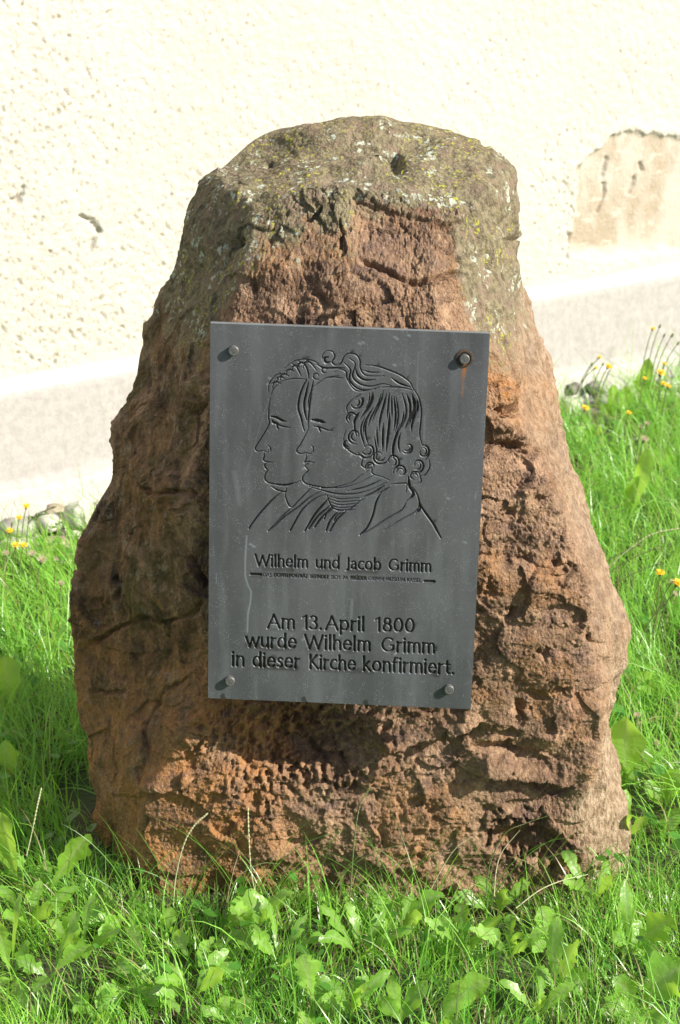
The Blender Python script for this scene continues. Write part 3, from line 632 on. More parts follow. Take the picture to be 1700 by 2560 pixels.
# lettering: strokes on an em square (cap height 1, x height .72)
def arc(cx, cy, rx, ry, a0, a1, n=14):
    return [(cx + rx * math.cos(R(t)), cy + ry * math.sin(R(t))) for t in np.linspace(a0, a1, n)]
XH = .72
def bowl(cx, w_=.27, h_=.36): return arc(cx, .36, w_, h_, 0, 360, 24)
G = {
 'W': (1.28, [[(.04,1),(.34,0)],[(.34,0),(.64,.92)],[(.64,.92),(.94,0)],[(.94,0),(1.24,1)]]),
 'w': (.98, [[(.04,.70),(.27,0)],[(.27,0),(.49,.66)],[(.49,.66),(.72,0)],[(.72,0),(.94,.70)]]),
 'i': (.22, [[(.11,0),(.11,.70)],[(.11,.96),(.112,.97)]]),
 'l': (.22, [[(.11,0),(.11,1.04)]]),
 'h': (.62, [[(.10,0),(.10,1.04)],[(.10,.48)] + arc(.33,.46,.20,.24,150,0,9) + [(.53,0)]]),
 'n': (.62, [[(.10,0),(.10,.70)],[(.10,.48)] + arc(.33,.46,.20,.24,150,0,9) + [(.53,0)]]),
 'm': (.96, [[(.10,0),(.10,.70)],[(.10,.50)] + arc(.30,.48,.18,.22,150,0,9) + [(.48,0)],[(.48,.50)] + arc(.68,.48,.18,.22,150,0,9) + [(.86,0)]]),
 'e': (.64, [[(.08,.38),(.56,.38)] + arc(.33,.36,.25,.35,5,325,22)]),
 'u': (.62, [[(.10,.70),(.10,.26)] + arc(.30,.25,.20,.25,180,340,9),[(.53,.70),(.53,0)]]),
 'd': (.68, [arc(.33,.36,.25,.35,20,340,22),[(.58,1.04),(.58,0)]]),
 'b': (.68, [arc(.36,.36,.25,.35,160,-160,22),[(.11,1.04),(.11,0)]]),
 'p': (.68, [arc(.36,.36,.25,.35,160,-160,22),[(.11,.70),(.11,-.30)]]),
 'o': (.68, [arc(.34,.36,.27,.35,90,450,24)]),
 'c': (.56, [arc(.36,.36,.28,.35,55,305,18)]),
 'a': (.56, [[(.10,.60)] + arc(.28,.50,.17,.20,130,0,8) + [(.46,.0)],[(.46,.42),(.30,.40)] + arc(.24,.20,.16,.19,100,320,10) + [(.46,.16)]]),
 'r': (.42, [[(.10,0),(.10,.70)],[(.10,.46),(.20,.64),(.38,.68)]]),
 's': (.48, [[(.41,.62),(.28,.70),(.14,.64),(.11,.52),(.18,.42),(.32,.33),(.40,.22),(.36,.08),(.22,.01),(.07,.08)]]),
 't': (.42, [[(.20,.92),(.20,.16),(.28,.02),(.40,.04)],[(.03,.68),(.40,.68)]]),
 'f': (.42, [[(.16,0),(.16,.82),(.24,1.02),(.42,1.02)],[(.02,.68),(.36,.68)]]),
 'k': (.60, [[(.10,0),(.10,1.04)],[(.46,.70),(.14,.38)],[(.20,.42),(.54,0)]]),
 'K': (.70, [[(.11,0),(.11,1)],[(.58,1),(.13,.52)],[(.20,.56),(.66,0)]]),
 'J': (.34, [[(.24,1),(.24,.05),(.17,-.10),(.02,-.13)]]),
 'G': (.96, [arc(.50,.5,.43,.49,52,325,24) + [(.84,.18),(.84,.44)],[(.62,.45),(.84,.45)]]),
 'A': (.86, [[(.03,0),(.43,1)],[(.43,1),(.83,0)],[(.18,.34),(.68,.34)]]),
 '1': (.50, [[(.34,0),(.34,1),(.05,.84)]]),
 '3': (.66, [arc(.30,.76,.23,.22,150,-90,14) + arc(.29,.27,.28,.27,90,-150,16)]),
 '8': (.70, [arc(.35,.76,.21,.22,-90,270,20),arc(.35,.27,.27,.27,90,450,22)]),
 '0': (.76, [arc(.38,.5,.28,.49,90,450,26)]),
 '.': (.24, [[(.12,.04),(.122,.05)]]),
 ' ': (.42, []),
 'D': (.82, [[(.11,0),(.11,1),(.32,1)] + arc(.32,.5,.42,.5,90,-90,14) + [(.11,0)]]),
 'S': (.58, [[(.50,.88),(.34,1),(.16,.94),(.10,.78),(.18,.62),(.36,.48),(.50,.34),(.50,.14),(.34,0),(.14,.02),(.06,.12)]]),
 'O': (1.0, [arc(.50,.5,.42,.49,90,450,26)]),
 'P': (.60, [[(.11,0),(.11,1),(.26,1)] + arc(.26,.74,.26,.26,90,-90,10) + [(.11,.48)]]),
 'E': (.56, [[(.50,1),(.11,1),(.11,0),(.50,0)],[(.11,.52),(.44,.52)]]),
 'L': (.50, [[(.11,1),(.11,0),(.48,0)]]),
 'R': (.64, [[(.11,0),(.11,1),(.26,1)] + arc(.26,.74,.25,.26,90,-90,10) + [(.11,.48)],[(.30,.48),(.60,0)]]),
 'T': (.66, [[(.02,1),(.64,1)],[(.33,1),(.33,0)]]),
 'B': (.62, [[(.11,0),(.11,1),(.26,1)] + arc(.26,.76,.22,.24,90,-90,9) + [(.11,.52)],[(.26,.52)] + arc(.28,.26,.26,.26,90,-90,9) + [(.11,0)]]),
 'F': (.54, [[(.48,1),(.11,1),(.11,0)],[(.11,.52),(.42,.52)]]),
 'I': (.24, [[(.12,0),(.12,1)]]),
 'N': (.84, [[(.11,0),(.11,1),(.72,0),(.72,1)]]),
 'C': (.84, [arc(.50,.5,.42,.49,50,310,20)]),
 'H': (.80, [[(.11,0),(.11,1)],[(.68,0),(.68,1)],[(.11,.52),(.68,.52)]]),
 'M': (1.0, [[(.06,0),(.18,1),(.50,.1),(.82,1),(.94,0)]]),
 'U': (.80, [[(.11,1),(.11,.30)] + arc(.40,.30,.29,.30,180,360,12) + [(.69,1)]]),
 '-': (.40, [[(.04,.42),(.36,.42)]]),
}
G['Ä'] = (G['A'][0], G['A'][1] + [[(.28,1.22),(.282,1.22)], [(.58,1.22),(.582,1.22)]])
G['Ü'] = (G['U'][0], G['U'][1] + [[(.26,1.22),(.262,1.22)], [(.54,1.22),(.542,1.22)]])
def word(txt, x0, x1, base, cap, slope, zid, thick=1.0):
    """engrave one word between x0 and x1; base(x) gives the baseline"""
    tot = sum(G[c][0] + .07 for c in txt) - .07; sx = (x1 - x0) / tot; cur = 0
    for ch in txt:
        w_, strokes = G[ch]
        for st in strokes:
            for i in range(len(st) - 1):
                (ax, ay), (bx, by) = st[i], st[i + 1]
                X0, X1 = x0 + (cur + ax) * sx, x0 + (cur + bx) * sx
                Y0, Y1 = base(X0) - ay * cap, base(X1) - by * cap
                L = math.hypot(X1 - X0, Y1 - Y0) + 1e-6; vert = abs(Y1 - Y0) / L
                hw = cap * (.052 + .031 * vert) * thick
                if len(st) == 2 and L < 1: hw = cap * .098 * thick
                fl = 1.18 if len(st) == 2 and L > cap * .5 else 1.0
                if fl > 1:
                    mx_, my_ = (X0 + X1) / 2, (Y0 + Y1) / 2
                    capsule(cut, X0, Y0, mx_, my_, hw * fl, hw * .92, 1.1, zid); capsule(cut, mx_, my_, X1, Y1, hw * .92, hw * fl, 1.1, zid)
                else: capsule(cut, X0, Y0, X1, Y1, hw, hw, 1.1, zid)
        cur += w_ + .07
def line(x0, y0, x1, y1): return lambda x: y0 + (y1 - y0) * (x - x0) / (x1 - x0)
bl = line(640, 1414.7, 1078, 1429.5)
for t, a_, b_ in (('Wilhelm', 637, 770), ('und', 788, 849), ('Jacob', 864, 952), ('Grimm', 971, 1078)): word(t, a_, b_, bl, 27.5, 0, 2)
bl = line(658, 1441.6, 1052, 1455.4)
for t, a_, b_ in (('DAS', 658, 678), ('DOPPELPORTRÄT', 684, 769), ('BEFINDET', 774, 821), ('SICH', 826, 850), ('IM', 856, 868), ('BRÜDER', 875, 915), ('GRIMM-MUSEUM', 920, 1012), ('KASSEL', 1017, 1052)): word(t, a_, b_, bl, 8.4, 0, 3, .8)
for x0, x1, y in ((627, 652, 1436), (1061, 1085.5, 1453.5)): capsule(cut, x0, y, x1, y + .8, 3.0, 3.0, 1.1, 5 if x0 < 800 else 6)
bl = line(668, 1570, 1037, 1581)
for t, a_, b_ in (('Am', 668, 737.5), ('13.', 754, 805), ('April', 813, 911.5), ('1800', 936, 1037)): word(t, a_, b_, bl, 33, 0, 4)
bl = line(613, 1616.5, 1088, 1633)
for t, a_, b_ in (('wurde', 613.5, 741), ('Wilhelm', 761, 927), ('Grimm', 953, 1088)): word(t, a_, b_, bl, 33.5, 0, 4)
bl = line(578, 1664, 1136, 1685.5)
for t, a_, b_ in (('in', 578, 611), ('dieser', 630, 749), ('Kirche', 772, 889), ('konfirmiert.', 906, 1136)): word(t, a_, b_, bl, 33.5, 0, 4)
# stains and marks on the plate: pale run, damp letters, rust
def run(ch, pts, r_, amt=1.0, soft=3.0):
    tmp = np.zeros((IMH, IMW), np.float32)
    for i in range(len(pts) - 1): capsule(tmp, *pts[i], *pts[i + 1], r_, r_, soft)
    stain_tone[..., ch] = np.maximum(stain_tone[..., ch], tmp * amt)
run(0, [(617, 1340), (613, 1400), (613, 1440), (620, 1463), (628, 1480), (626, 1505), (620, 1535), (618, 1580)], 2.0, .55)
for x, y in ((897, 858), (905, 855), (985, 842), (990, 846), (1020, 838), (672, 945), (668, 960), (625, 1360), (632, 1365), (984, 912), (1118, 1245), (1160, 1355)): run(0, [(x, y), (x + 5, y + 2)], 2.2, .6, 4)
run(0, [(1046, 880), (1043, 960), (1046, 1010)], 1.6, .25, 4); run(0, [(1062, 1040), (1060, 1100)], 2, .25, 5); run(0, [(668, 1010), (612, 1190)], 1.2, .18, 4); run(0, [(585, 1180), (600, 1260)], 6, .16, 8); run(0, [(880, 1500), (878, 1550)], 3.5, .25, 3)
run(0, [(541, 1432), (541, 1460)], .8, .4, 2); run(0, [(1190, 1232), (1188, 1250)], .9, .4, 2); run(0, [(1160, 1712), (1185, 1700), (1170, 1650)], .8, .3, 2)
run(1, [(660, 1420), (730, 1422)], 7, .6, 9); run(1, [(733, 1420), (731, 1426)], 4, .9, 4); run(1, [(795, 1421), (840, 1424)], 6, .7, 8); run(1, [(875, 1425), (940, 1427)], 8, .7, 9); run(1, [(688, 1436), (765, 1440)], 4.5, .8, 4); run(1, [(630, 1437), (652, 1437)], 6, .7, 5)
run(1, [(785, 1440), (818, 1442)], 4.5, .8, 4); run(1, [(880, 1443), (912, 1445)], 5, .8, 4); run(1, [(1064, 1454), (1084, 1455)], 5.5, .7, 5)
run(1, [(620, 1612), (690, 1620), (730, 1618)], 8, .8, 8); run(1, [(640, 1664), (740, 1670)], 8, .9, 8); run(1, [(676, 1650), (684, 1645)], 9, .7, 6); run(1, [(790, 1672), (930, 1678)], 7, .6, 8); run(1, [(770, 1622), (800, 1624)], 6, .6, 7); run(1, [(860, 1626), (885, 1628)], 6, .6, 7); run(1, [(1080, 1682), (1092, 1686)], 8, .8, 6); run(1, [(675, 1573), (735, 1575)], 4, .4, 7)
for x, y in ((557, 1741), (759, 1748), (914, 1756)): run(1, [(x - 2, y), (x + 5, y + 8)], 5, 1, 2.5); run(1, [(x + 1, y - 4), (x + 3, y)], 3.5, 1, 2)  # three dark marks along the plate's lower edge
run(2, [(1163, 908), (1158, 940)], 5, .6, 6); run(2, [(1158, 940), (1156, 990)], 2.5, .4, 6); run(2, [(1163, 903), (1160, 930)], 3.5, 1, 3); run(1, [(1161, 890), (1161, 897)], 17, .75, 5)

NXp, NYp = 600, 800
s_, t_ = np.meshgrid(np.linspace(0, 1, NXp), np.linspace(0, 1, NYp))
C4 = [at(x, y, PY) for x, y in PC]
PV = (C4[0][None, None] * ((1 - s_) * (1 - t_))[..., None] + C4[1] * (s_ * (1 - t_))[..., None] + C4[2] * (s_ * t_)[..., None] + C4[3] * ((1 - s_) * t_)[..., None])
qx, qy = project(PV)
ix = np.clip(((qx - SX0) * SC), 0, IMW - 2); iy = np.clip(((qy - SY0) * SC), 0, IMH - 2)
def samp(img):
    x0 = ix.astype(int); y0 = iy.astype(int); fx_ = ix - x0; fy_ = iy - y0
    if img.ndim == 3: fx_ = fx_[..., None]; fy_ = fy_[..., None]
    return img[y0, x0] * (1 - fx_) * (1 - fy_) + img[y0, x0 + 1] * fx_ * (1 - fy_) + img[y0 + 1, x0] * (1 - fx_) * fy_ + img[y0 + 1, x0 + 1] * fx_ * fy_
cv = samp(cut); sv = samp(stain_tone); zv = zone[iy.astype(int), ix.astype(int)]
PV[..., 1] += .0022 * cv
plq_origin = np.array([0.01, PY + .006, .64])
V = (PV - plq_origin).reshape(-1, 3)
Q = grid_quads(NYp, NXp)[:, ::-1]
cq = cv.ravel()[Q]; zq = zv.ravel()[Q].max(1)
engr = (cq.min(1) > .8) & (zq > 0)
svf = np.concatenate([sv, np.ones(sv.shape[:2] + (1,))], -1).reshape(-1, 4)
plaque = empty('memorial_plaque', plq_origin, 'dark grey engraved memorial plaque bolted upright to the front of the boulder', 'plaque')
# merge flat blocks of the plate into single large faces
BS = 8; act = (cv > 0) | (sv.max(-1) > .01)
fl_q = np.ones(len(Q), bool); extra = []
ncx, ncy = (NXp - 1), (NYp - 1)
for by in range(0, ncy, BS):
    for bx in range(0, ncx, BS):
        y1, x1 = min(by + BS, ncy), min(bx + BS, ncx)
        if not act[by:y1 + 1, bx:x1 + 1].any():
            for yy in range(by, y1): fl_q[yy * ncx + bx: yy * ncx + x1] = False
            extra.append([y1 * NXp + bx, y1 * NXp + x1, by * NXp + x1, by * NXp + bx])
Qp = np.concatenate([Q[fl_q & ~engr], np.array(extra, int)])
Qp_v, Qp_q, (Qs,) = compact(V, Qp, [svf])
def corner(k, dy): p = C4[k] - plq_origin; return [p[0], p[1] + dy, p[2]]
n0 = len(Qp_v); side_v = [corner(k, 0) for k in range(4)] + [corner(k, .011) for k in range(4)]
sq = [[n0+0, n0+1, n0+5, n0+4], [n0+1, n0+2, n0+6, n0+5], [n0+2, n0+3, n0+7, n0+6], [n0+3, n0+0, n0+4, n0+7], [n0+4, n0+5, n0+6, n0+7]]
me = make_mesh('plate', np.vstack([Qp_v, side_v]), np.vstack([Qp_q, sq]))
me.polygons.foreach_set('use_smooth', np.concatenate([np.ones(len(Qp_q), bool), np.zeros(5, bool)]))
sa = np.zeros((8, 4)); sa[:, 0] = .45; sa[:, 3] = 1  # plate sides paler, the sunlit look of the edges put into their colour
cattr(me, 'stain_tone', np.vstack([Qs, sa])); obj('plate', me, PLATE, plaque)
for zid, nm, lb in ((1, 'engraved_portrait', 'engraved outline of two men in profile'), (2, 'engraved_name_line', 'larger engraved line with two names'), (3, 'engraved_small_line', 'row of tiny engraved capitals'), (4, 'engraved_inscription', 'three engraved lines of text at the foot'), (5, 'engraved_bar', 'short bar left of the tiny capitals'), (6, 'engraved_bar', 'short bar right of the tiny capitals')):
    q_ = Q[engr & (zq == zid)]; v_, q2, (s2,) = compact(V, q_, [svf]); me = make_mesh(nm, v_, q2); cattr(me, 'stain_tone', s2); o = obj(nm, me, ENGR, plaque); o['label'] = lb
def lathe(name, prof, mat, parent, loc, n=32, ry=0):
    vs = []; qs = []
    for r_, y_ in prof:
        for k in range(n): a_ = 2 * math.pi * k / n; vs.append((r_ * math.cos(a_), y_, r_ * math.sin(a_)))
    for i in range(len(prof) - 1):
        for k in range(n): qs.append((i * n + k, i * n + (k + 1) % n, (i + 1) * n + (k + 1) % n, (i + 1) * n + k))
    me = make_mesh(name, vs, qs, smooth=False); o = obj(name, me, mat, parent); o.location = loc; return o
for k, (bx, by) in enumerate([(584, 875), (1161, 896), (575, 1700), (1122, 1721)]):
    p = at(bx, by, PY) - plq_origin; r_ = .0072
    o = lathe('bolt', [(0.0002, -.0070), (r_ * .86, -.0070), (r_, -.0060), (r_, .002), (r_ * .6, .003), (r_ * .6, .075)], BOLT, plaque, p)
    if k == 1:
        o['label'] = 'bolt in the upper right corner with rust running below it'
        lathe('washer', [(.0098, -.0018), (.0125, -.0014), (.0130, .001)], RUSTY, o, (0, 0, 0))

# ------------------------------------------------------------ stones and gravel along the wall
def stone_mesh(seed, a, b, c, ang):
    r = np.random.default_rng(seed); nu, nv = 20, 12
    th, ph = np.meshgrid(np.linspace(0, 2 * math.pi, nu, endpoint=False), np.linspace(0, math.pi, nv))
    x = np.cos(th) * np.sin(ph); y = np.sin(th) * np.sin(ph); z = np.cos(ph)
    k = 1 + .28 * pnoise(x * 1.3 + seed, y * 1.3, z * 1.3) + .10 * pnoise(x * 3 + seed, y * 3, z * 3 + 5)
    f = lambda v: np.sign(v) * np.abs(v) ** .8
    x, y, z = f(x) * a * k, f(y) * b * k, f(z) * c * k
    X_ = x * math.cos(ang) - y * math.sin(ang); Y_ = x * math.sin(ang) + y * math.cos(ang)
    idx = np.arange(nu * nv).reshape(nv, nu); aa = idx[:-1]; bb = np.roll(idx, -1, 1)[:-1]; cc = np.roll(idx, -1, 1)[1:]; dd = idx[1:]
    return make_mesh('fieldstone', np.stack([X_, Y_, z], -1).reshape(-1, 3), np.stack([dd, cc, bb, aa], -1).reshape(-1, 4))
# centre px, width px, height px, material, label   (photo pixels)
STN = [(40,1322,95,40,1,'flat grey fieldstone at the left picture edge against the plinth'),
 (125,1310,66,36,0,'pale rounded fieldstone touching the plinth left of the boulder'),
 (148,1282,72,34,2,'brown slab of fieldstone leaning on the plinth behind the pale stone'),
 (200,1290,70,70,0,'largest tan fieldstone half hidden behind the boulder edge'),
 (158,1338,30,22,3,'small dark pebble in the gap between the pale stones'),
 (184,1340,38,24,0,'small white pebble beside the boulder edge'),
 (38,1366,86,34,0,'whitish low fieldstone under the yellow flowers'),
 (130,1362,92,30,2,'tan flat fieldstone in front of the pale rounded one'),
 (125,1392,140,30,2,'wide brownish fieldstone lowest of the heap at the grass edge'),
 (1428,1012,56,40,0,'pale angular fieldstone beside the boulder right edge'),
 (1432,972,34,26,3,'dark small fieldstone against the plinth right of the boulder'),
 (1492,968,52,26,1,'grey fieldstone lying behind the upright leaves'),
 (1520,1004,64,30,1,'grey flat fieldstone in front of the plinth right of the pale one'),
 (1475,1040,60,24,2,'brownish low stone sunk in the grass right of the boulder'),
 (1670,962,50,24,1,'grey stone under the yellow flowers at the right picture edge')]
for k, (x, y, ww, hh, mi, lb) in enumerate(STN):
    g0 = ground_at(x, y + hh * .45, 0); wd_ = wall_dist(g0[0], g0[1]); dep = np.hypot(g0[1], H)
    a_ = ww / 2 / FPX * dep; c_ = hh / 2 / FPX * dep * 1.15; b_ = min(a_ * .8, .07)
    sh = max(0, b_ * 1.0 + .03 - wd_)
    ctr_ = at(x, y, g0[1] - sh * .8 + .0); 
    o = obj('fieldstone', stone_mesh(k + 3, a_, b_, c_, R(30) if ww > 60 else R(k * 40)), ROCKS[mi]); o.location = (ctr_[0], ctr_[1], max(ctr_[2], c_ * .4))
    tag(o, lb, 'stone', 'fieldstones along the foot of the wall')
# gravel: too small to count
gv, gq = [], []
oct_v = np.array([(1,0,0),(0,1,0),(-1,0,0),(0,-1,0),(0,0,1),(0,0,-1)], float); oct_t = np.array([(0,1,4),(1,2,4),(2,3,4),(3,0,4),(1,0,5),(2,1,5),(3,2,5),(0,3,5)])
ng = 2600; ss = rng.uniform(-1.2, 3.2, ng); dd = .03 + np.abs(rng.normal(0, .13, ng)); sz = rng.uniform(.006, .02, ng)
GP = np.stack([W0[0] + WD[0] * ss + WN[0] * dd, W0[1] + WD[1] * ss + WN[1] * dd], -1)
gzz = ground_z(GP[:, 0], GP[:, 1])
VV = oct_v[None] * (sz[:, None, None] * rng.uniform(.6, 1.2, (ng, 6, 3))) * np.array([1.2, 1, .7]); VV[..., 0] += GP[:, 0:1]; VV[..., 1] += GP[:, 1:2]; VV[..., 2] += (gzz + .005)[:, None]
tag(obj('gravel', make_mesh('gravel', VV.reshape(-1, 3), None, (oct_t[None] + 6 * np.arange(ng)[:, None, None]).reshape(-1, 3), smooth=False), ROCKS[1]), 'grey gravel strip between the grass and the wall', 'gravel', kind='stuff')

# ------------------------------------------------------------ grass
def ribbons(base, az, length, lean, curl, width, tint, seg=6):
    n = len(base); t = np.linspace(0, 1, seg + 1)
    ang = lean[:, None] + curl[:, None] * t[None] ** 1.3           # angle from vertical
    step = (length / seg)[:, None]
    hor = np.concatenate([np.zeros((n, 1)), np.cumsum(np.sin(ang[:, :-1]) * step, 1)], 1)
    ver = np.concatenate([np.zeros((n, 1)), np.cumsum(np.cos(ang[:, :-1]) * step, 1)], 1)
    wob = rng.normal(0, .12, n)[:, None] * t[None] ** 2 * length[:, None]
    ca, sa_ = np.cos(az)[:, None], np.sin(az)[:, None]
    x = base[:, 0:1] + hor * ca - wob * sa_; y = base[:, 1:2] + hor * sa_ + wob * ca; z = base[:, 2:3] + ver
    z = np.maximum(z, base[:, 2:3] + .004 + .01 * t)
    tw = rng.uniform(-.9, .9, n)[:, None]
    wv = (width[:, None] / 2) * np.clip(1.15 * (1 - t[None]) ** .55, .04, 1) * np.clip(.6 + 2 * t[None], 0, 1)
    wx_, wy_ = -sa_ * np.cos(tw), ca * np.cos(tw); wz_ = np.sin(tw)
    P0 = np.stack([x - wx_ * wv, y - wy_ * wv, z - wz_ * wv], -1); P1 = np.stack([x + wx_ * wv, y + wy_ * wv, z + wz_ * wv], -1)
    V_ = np.stack([P0, P1], 2).reshape(n, -1, 3)
    q = np.stack([np.array([2*i, 2*i+1, 2*i+3, 2*i+2]) for i in range(seg)]); Q_ = (q[None] + (2 * (seg + 1)) * np.arange(n)[:, None, None]).reshape(-1, 4)
    tc = np.repeat(tint[:, None, :], 2 * (seg + 1), 1).reshape(-1, 3)
    return V_.reshape(-1, 3), Q_, tc
footp = [(p[0], p[1]) for p in foot]
def scatter(n, x0, x1, y0, y1, gap=.004):
    x = rng.uniform(x0, x1, n); y = rng.uniform(y0, y1, n)
    sd = poly_sd(x, y, footp); wd_ = wall_dist(x, y)
    thr = np.where(x < 0, .14, 0); pr = sstep(.04 + thr, .26 + thr, wd_ + .10 * pnoise(x * 5, y * 5, 2)); bare = .25 + .75 * sstep(-.35, .1, pnoise(x * 6, y * 6, 12))
    k = (sd > gap) & (wd_ > .03) & (rng.uniform(size=n) < pr * bare)
    return x[k], y[k], sd[k]
parts = []
def grow(n, x0, x1, y0, y1, L0, L1, seg=6, straw=.07, w0=.0016, w1=.0036, gap=.004):
    x, y, sd = scatter(n, x0, x1, y0, y1, gap); m_ = len(x)
    fl = pnoise(x * 2.5, y * 2.5, 3) * 3.0 + pnoise(x * 9, y * 9, 7) * 1.6
    az = fl + rng.normal(0, 1.0, m_) + 2.4
    seg = min(seg, 5); Ln = rng.uniform(L0, L1, m_) * (1 + .45 * pnoise(x * 5, y * 5, 1)); Ln *= np.where(rng.uniform(size=m_) < .12, 1.35, 1) * (.55 + .45 * sstep(.0, .14, sd))
    lean = np.abs(rng.normal(.45, .35, m_)); curl = rng.uniform(.3, 1.8, m_)
    # next to the stone, blades arch away along it
    near = sstep(.09, .0, sd); lean = lean * (1 - .3 * near)
    wd_ = rng.uniform(w0, w1, m_)
    hue = rng.uniform(0, 1, m_)[:, None] * .65 + .35 * sstep(-.5, .5, pnoise(x * 4, y * 4, 30))[:, None]
    tint = (1 - hue) * np.array([.14, .42, .045]) + hue * np.array([.38, .70, .10]); tint = tint * rng.uniform(.75, 1.15, m_)[:, None]
    st = rng.uniform(size=m_) < straw; tint[st] = np.array([.42, .33, .16]) * rng.uniform(.6, 1.1, st.sum())[:, None]
    parts.append(ribbons(np.stack([x, y, ground_z(x, y)], -1), az, Ln, lean, curl, wd_, tint, seg))
grow(31000, -.95, 1.0, 2.15, 3.05, .022, .07, 5, .06, .0012, .0028)
grow(3000, -.8, .85, 2.15, 3.0, .08, .15, 7, .15, .0014, .0028)
grow(1300, -.75, .75, 2.2, 2.80, .04, .10, 3, .9, .001, .002)           # dead thatch
grow(18000, -1.35, -.25, 2.95, 5.0, .07, .17)
grow(27000, .30, 1.75, 2.95, 6.1, .07, .18)
grow(5000, -1.2, 1.7, 3.2, 6.0, .16, .26, 6, .22, .0012, .0022)
grow(5000, -3.0, -.95, 1.2, 5.0, .08, .18, 4, .07, .003, .005); grow(5000, 1.0, 3.2, 1.2, 6.5, .08, .18, 4, .07, .003, .005); grow(6000, -1.5, 1.6, .6, 2.2, .06, .14, 4, .07, .002, .004)
# long fine blades leaning on the front of the boulder
x = rng.uniform(-.36, .42, 170); y = 2.735 - np.abs(rng.normal(0, .03, 170)); cl = (pnoise(x * 9, x * 0, 44) > -.15); x = x[cl]; y = y[cl]; n_ = len(x)
tint = np.where(rng.uniform(size=(n_, 1)) < .15, np.array([[.40, .32, .15]]), np.array([[.12, .30, .04]])) * rng.uniform(.7, 1.2, (n_, 1))
parts.append(ribbons(np.stack([x, y, ground_z(x, y)], -1), rng.choice([0.1, 3.0], n_, p=[.65, .35]) + rng.normal(0, .35, n_), rng.uniform(.10, .23, n_), rng.uniform(.1, .5, n_), rng.uniform(.5, 1.5, n_), rng.uniform(.0014, .0028, n_), tint, 8))
vo = 0; VS, QS, TS = [], [], []
for v_, q_, t_c in parts: VS.append(v_); QS.append(q_ + vo); TS.append(t_c); vo += len(v_)
me = make_mesh('grass', np.vstack(VS), np.vstack(QS)); T = np.vstack(TS); cattr(me, 'tint', np.hstack([T, np.ones((len(T), 1))]))
tag(obj('grass', me, GRASS), 'long fine green grass round the foot of the boulder', 'grass', kind='stuff')
print('grass quads', len(me.polygons))

# ------------------------------------------------------------ broad-leaved plants
def leaf_mesh(p0, p1, width, arch=.3, lobes=0.0, nl=7, roll=0.0, cup=.25, seg=24, seed=0, fat=.62):
    """leaf blade from p0 to p1 (relative to the plant), arching upwards, widest at fraction fat of its length"""
    r = np.random.default_rng(seed); p0 = np.array(p0, float); p1 = np.array(p1, float); L = np.linalg.norm(p1 - p0)
    c = (p0 + p1) / 2 + np.array([0, 0, arch * L]) + r.normal(0, .04, 3) * L
    t = np.linspace(0, 1, seg + 1)[:, None]; C_ = (1 - t) ** 2 * p0 + 2 * t * (1 - t) * c + t ** 2 * p1
    T_ = np.gradient(C_, axis=0); T_ /= np.linalg.norm(T_, axis=1)[:, None]
    vw = np.array([0, -.75, .65]) - 0 * T_[0]
    side = np.cross(T_, vw); side /= np.linalg.norm(side, axis=1)[:, None]; nn = np.cross(side, T_)
    ra = R(roll) + .5 * np.sin(t[:, 0] * 2.5 + seed); side2 = side * np.cos(ra)[:, None] + nn * np.sin(ra)[:, None]; nn2 = -side * np.sin(ra)[:, None] + nn * np.cos(ra)[:, None]
    tt = t[:, 0]; prof = np.where(tt < fat, np.sin(np.pi / 2 * np.clip((tt - .04) / fat, 0, 1)) ** 1.5, np.cos(np.pi / 2 * (tt - fat) / (1 - fat)) ** .7); prof = np.maximum(prof, .07 * (1 - tt)); prof[-1] = .02
    vs = []; rib = []; vein = []
    us = [-1, -.6, -.15, 0, .15, .6, 1]
    for j, u in enumerate(us):
        ph = 0 if u < 0 else .35; saw = (((tt + .03 * np.sin(tt * 9 + seed)) * nl + ph) % 1.0)
        dep_ = .55 + .45 * np.sin(np.floor(tt * nl + ph) * 2.3 + seed * 1.3 + u)
        k = prof * (1 - lobes * dep_ * (1 - saw) * (abs(u) > .5) * (tt < .93)) * (1 + .10 * np.sin(tt * 23 + seed + u))
        h_ = cup * (.4 + .6 * math.sin(seed * 1.7)) * abs(u) ** 1.5 * .6 + .16 * np.sin(tt * 11 + seed * 2 + (3 if u < 0 else 0)) * abs(u) ** 2 + (.035 if abs(u) < .2 and u != 0 else 0)
        vs.append(C_ + side2 * (u * width / 2 * k)[:, None] + nn2 * (h_ * width / 2 * k)[:, None]); rib.append(np.full(seg + 1, 1.0 if u == 0 else (.35 if abs(u) < .2 else 0))); vein.append(np.sin(tt * 40 + abs(u) * 5) * .5)
    V_ = np.stack(vs, 1).reshape(-1, 3); me = make_mesh('leaf', V_, grid_quads(seg + 1, len(us))); fattr(me, 'rib', np.stack(rib, 1)); fattr(me, 'vein', np.stack(vein, 1)); me.materials.append(LEAF)
    return me
seedc = [100]
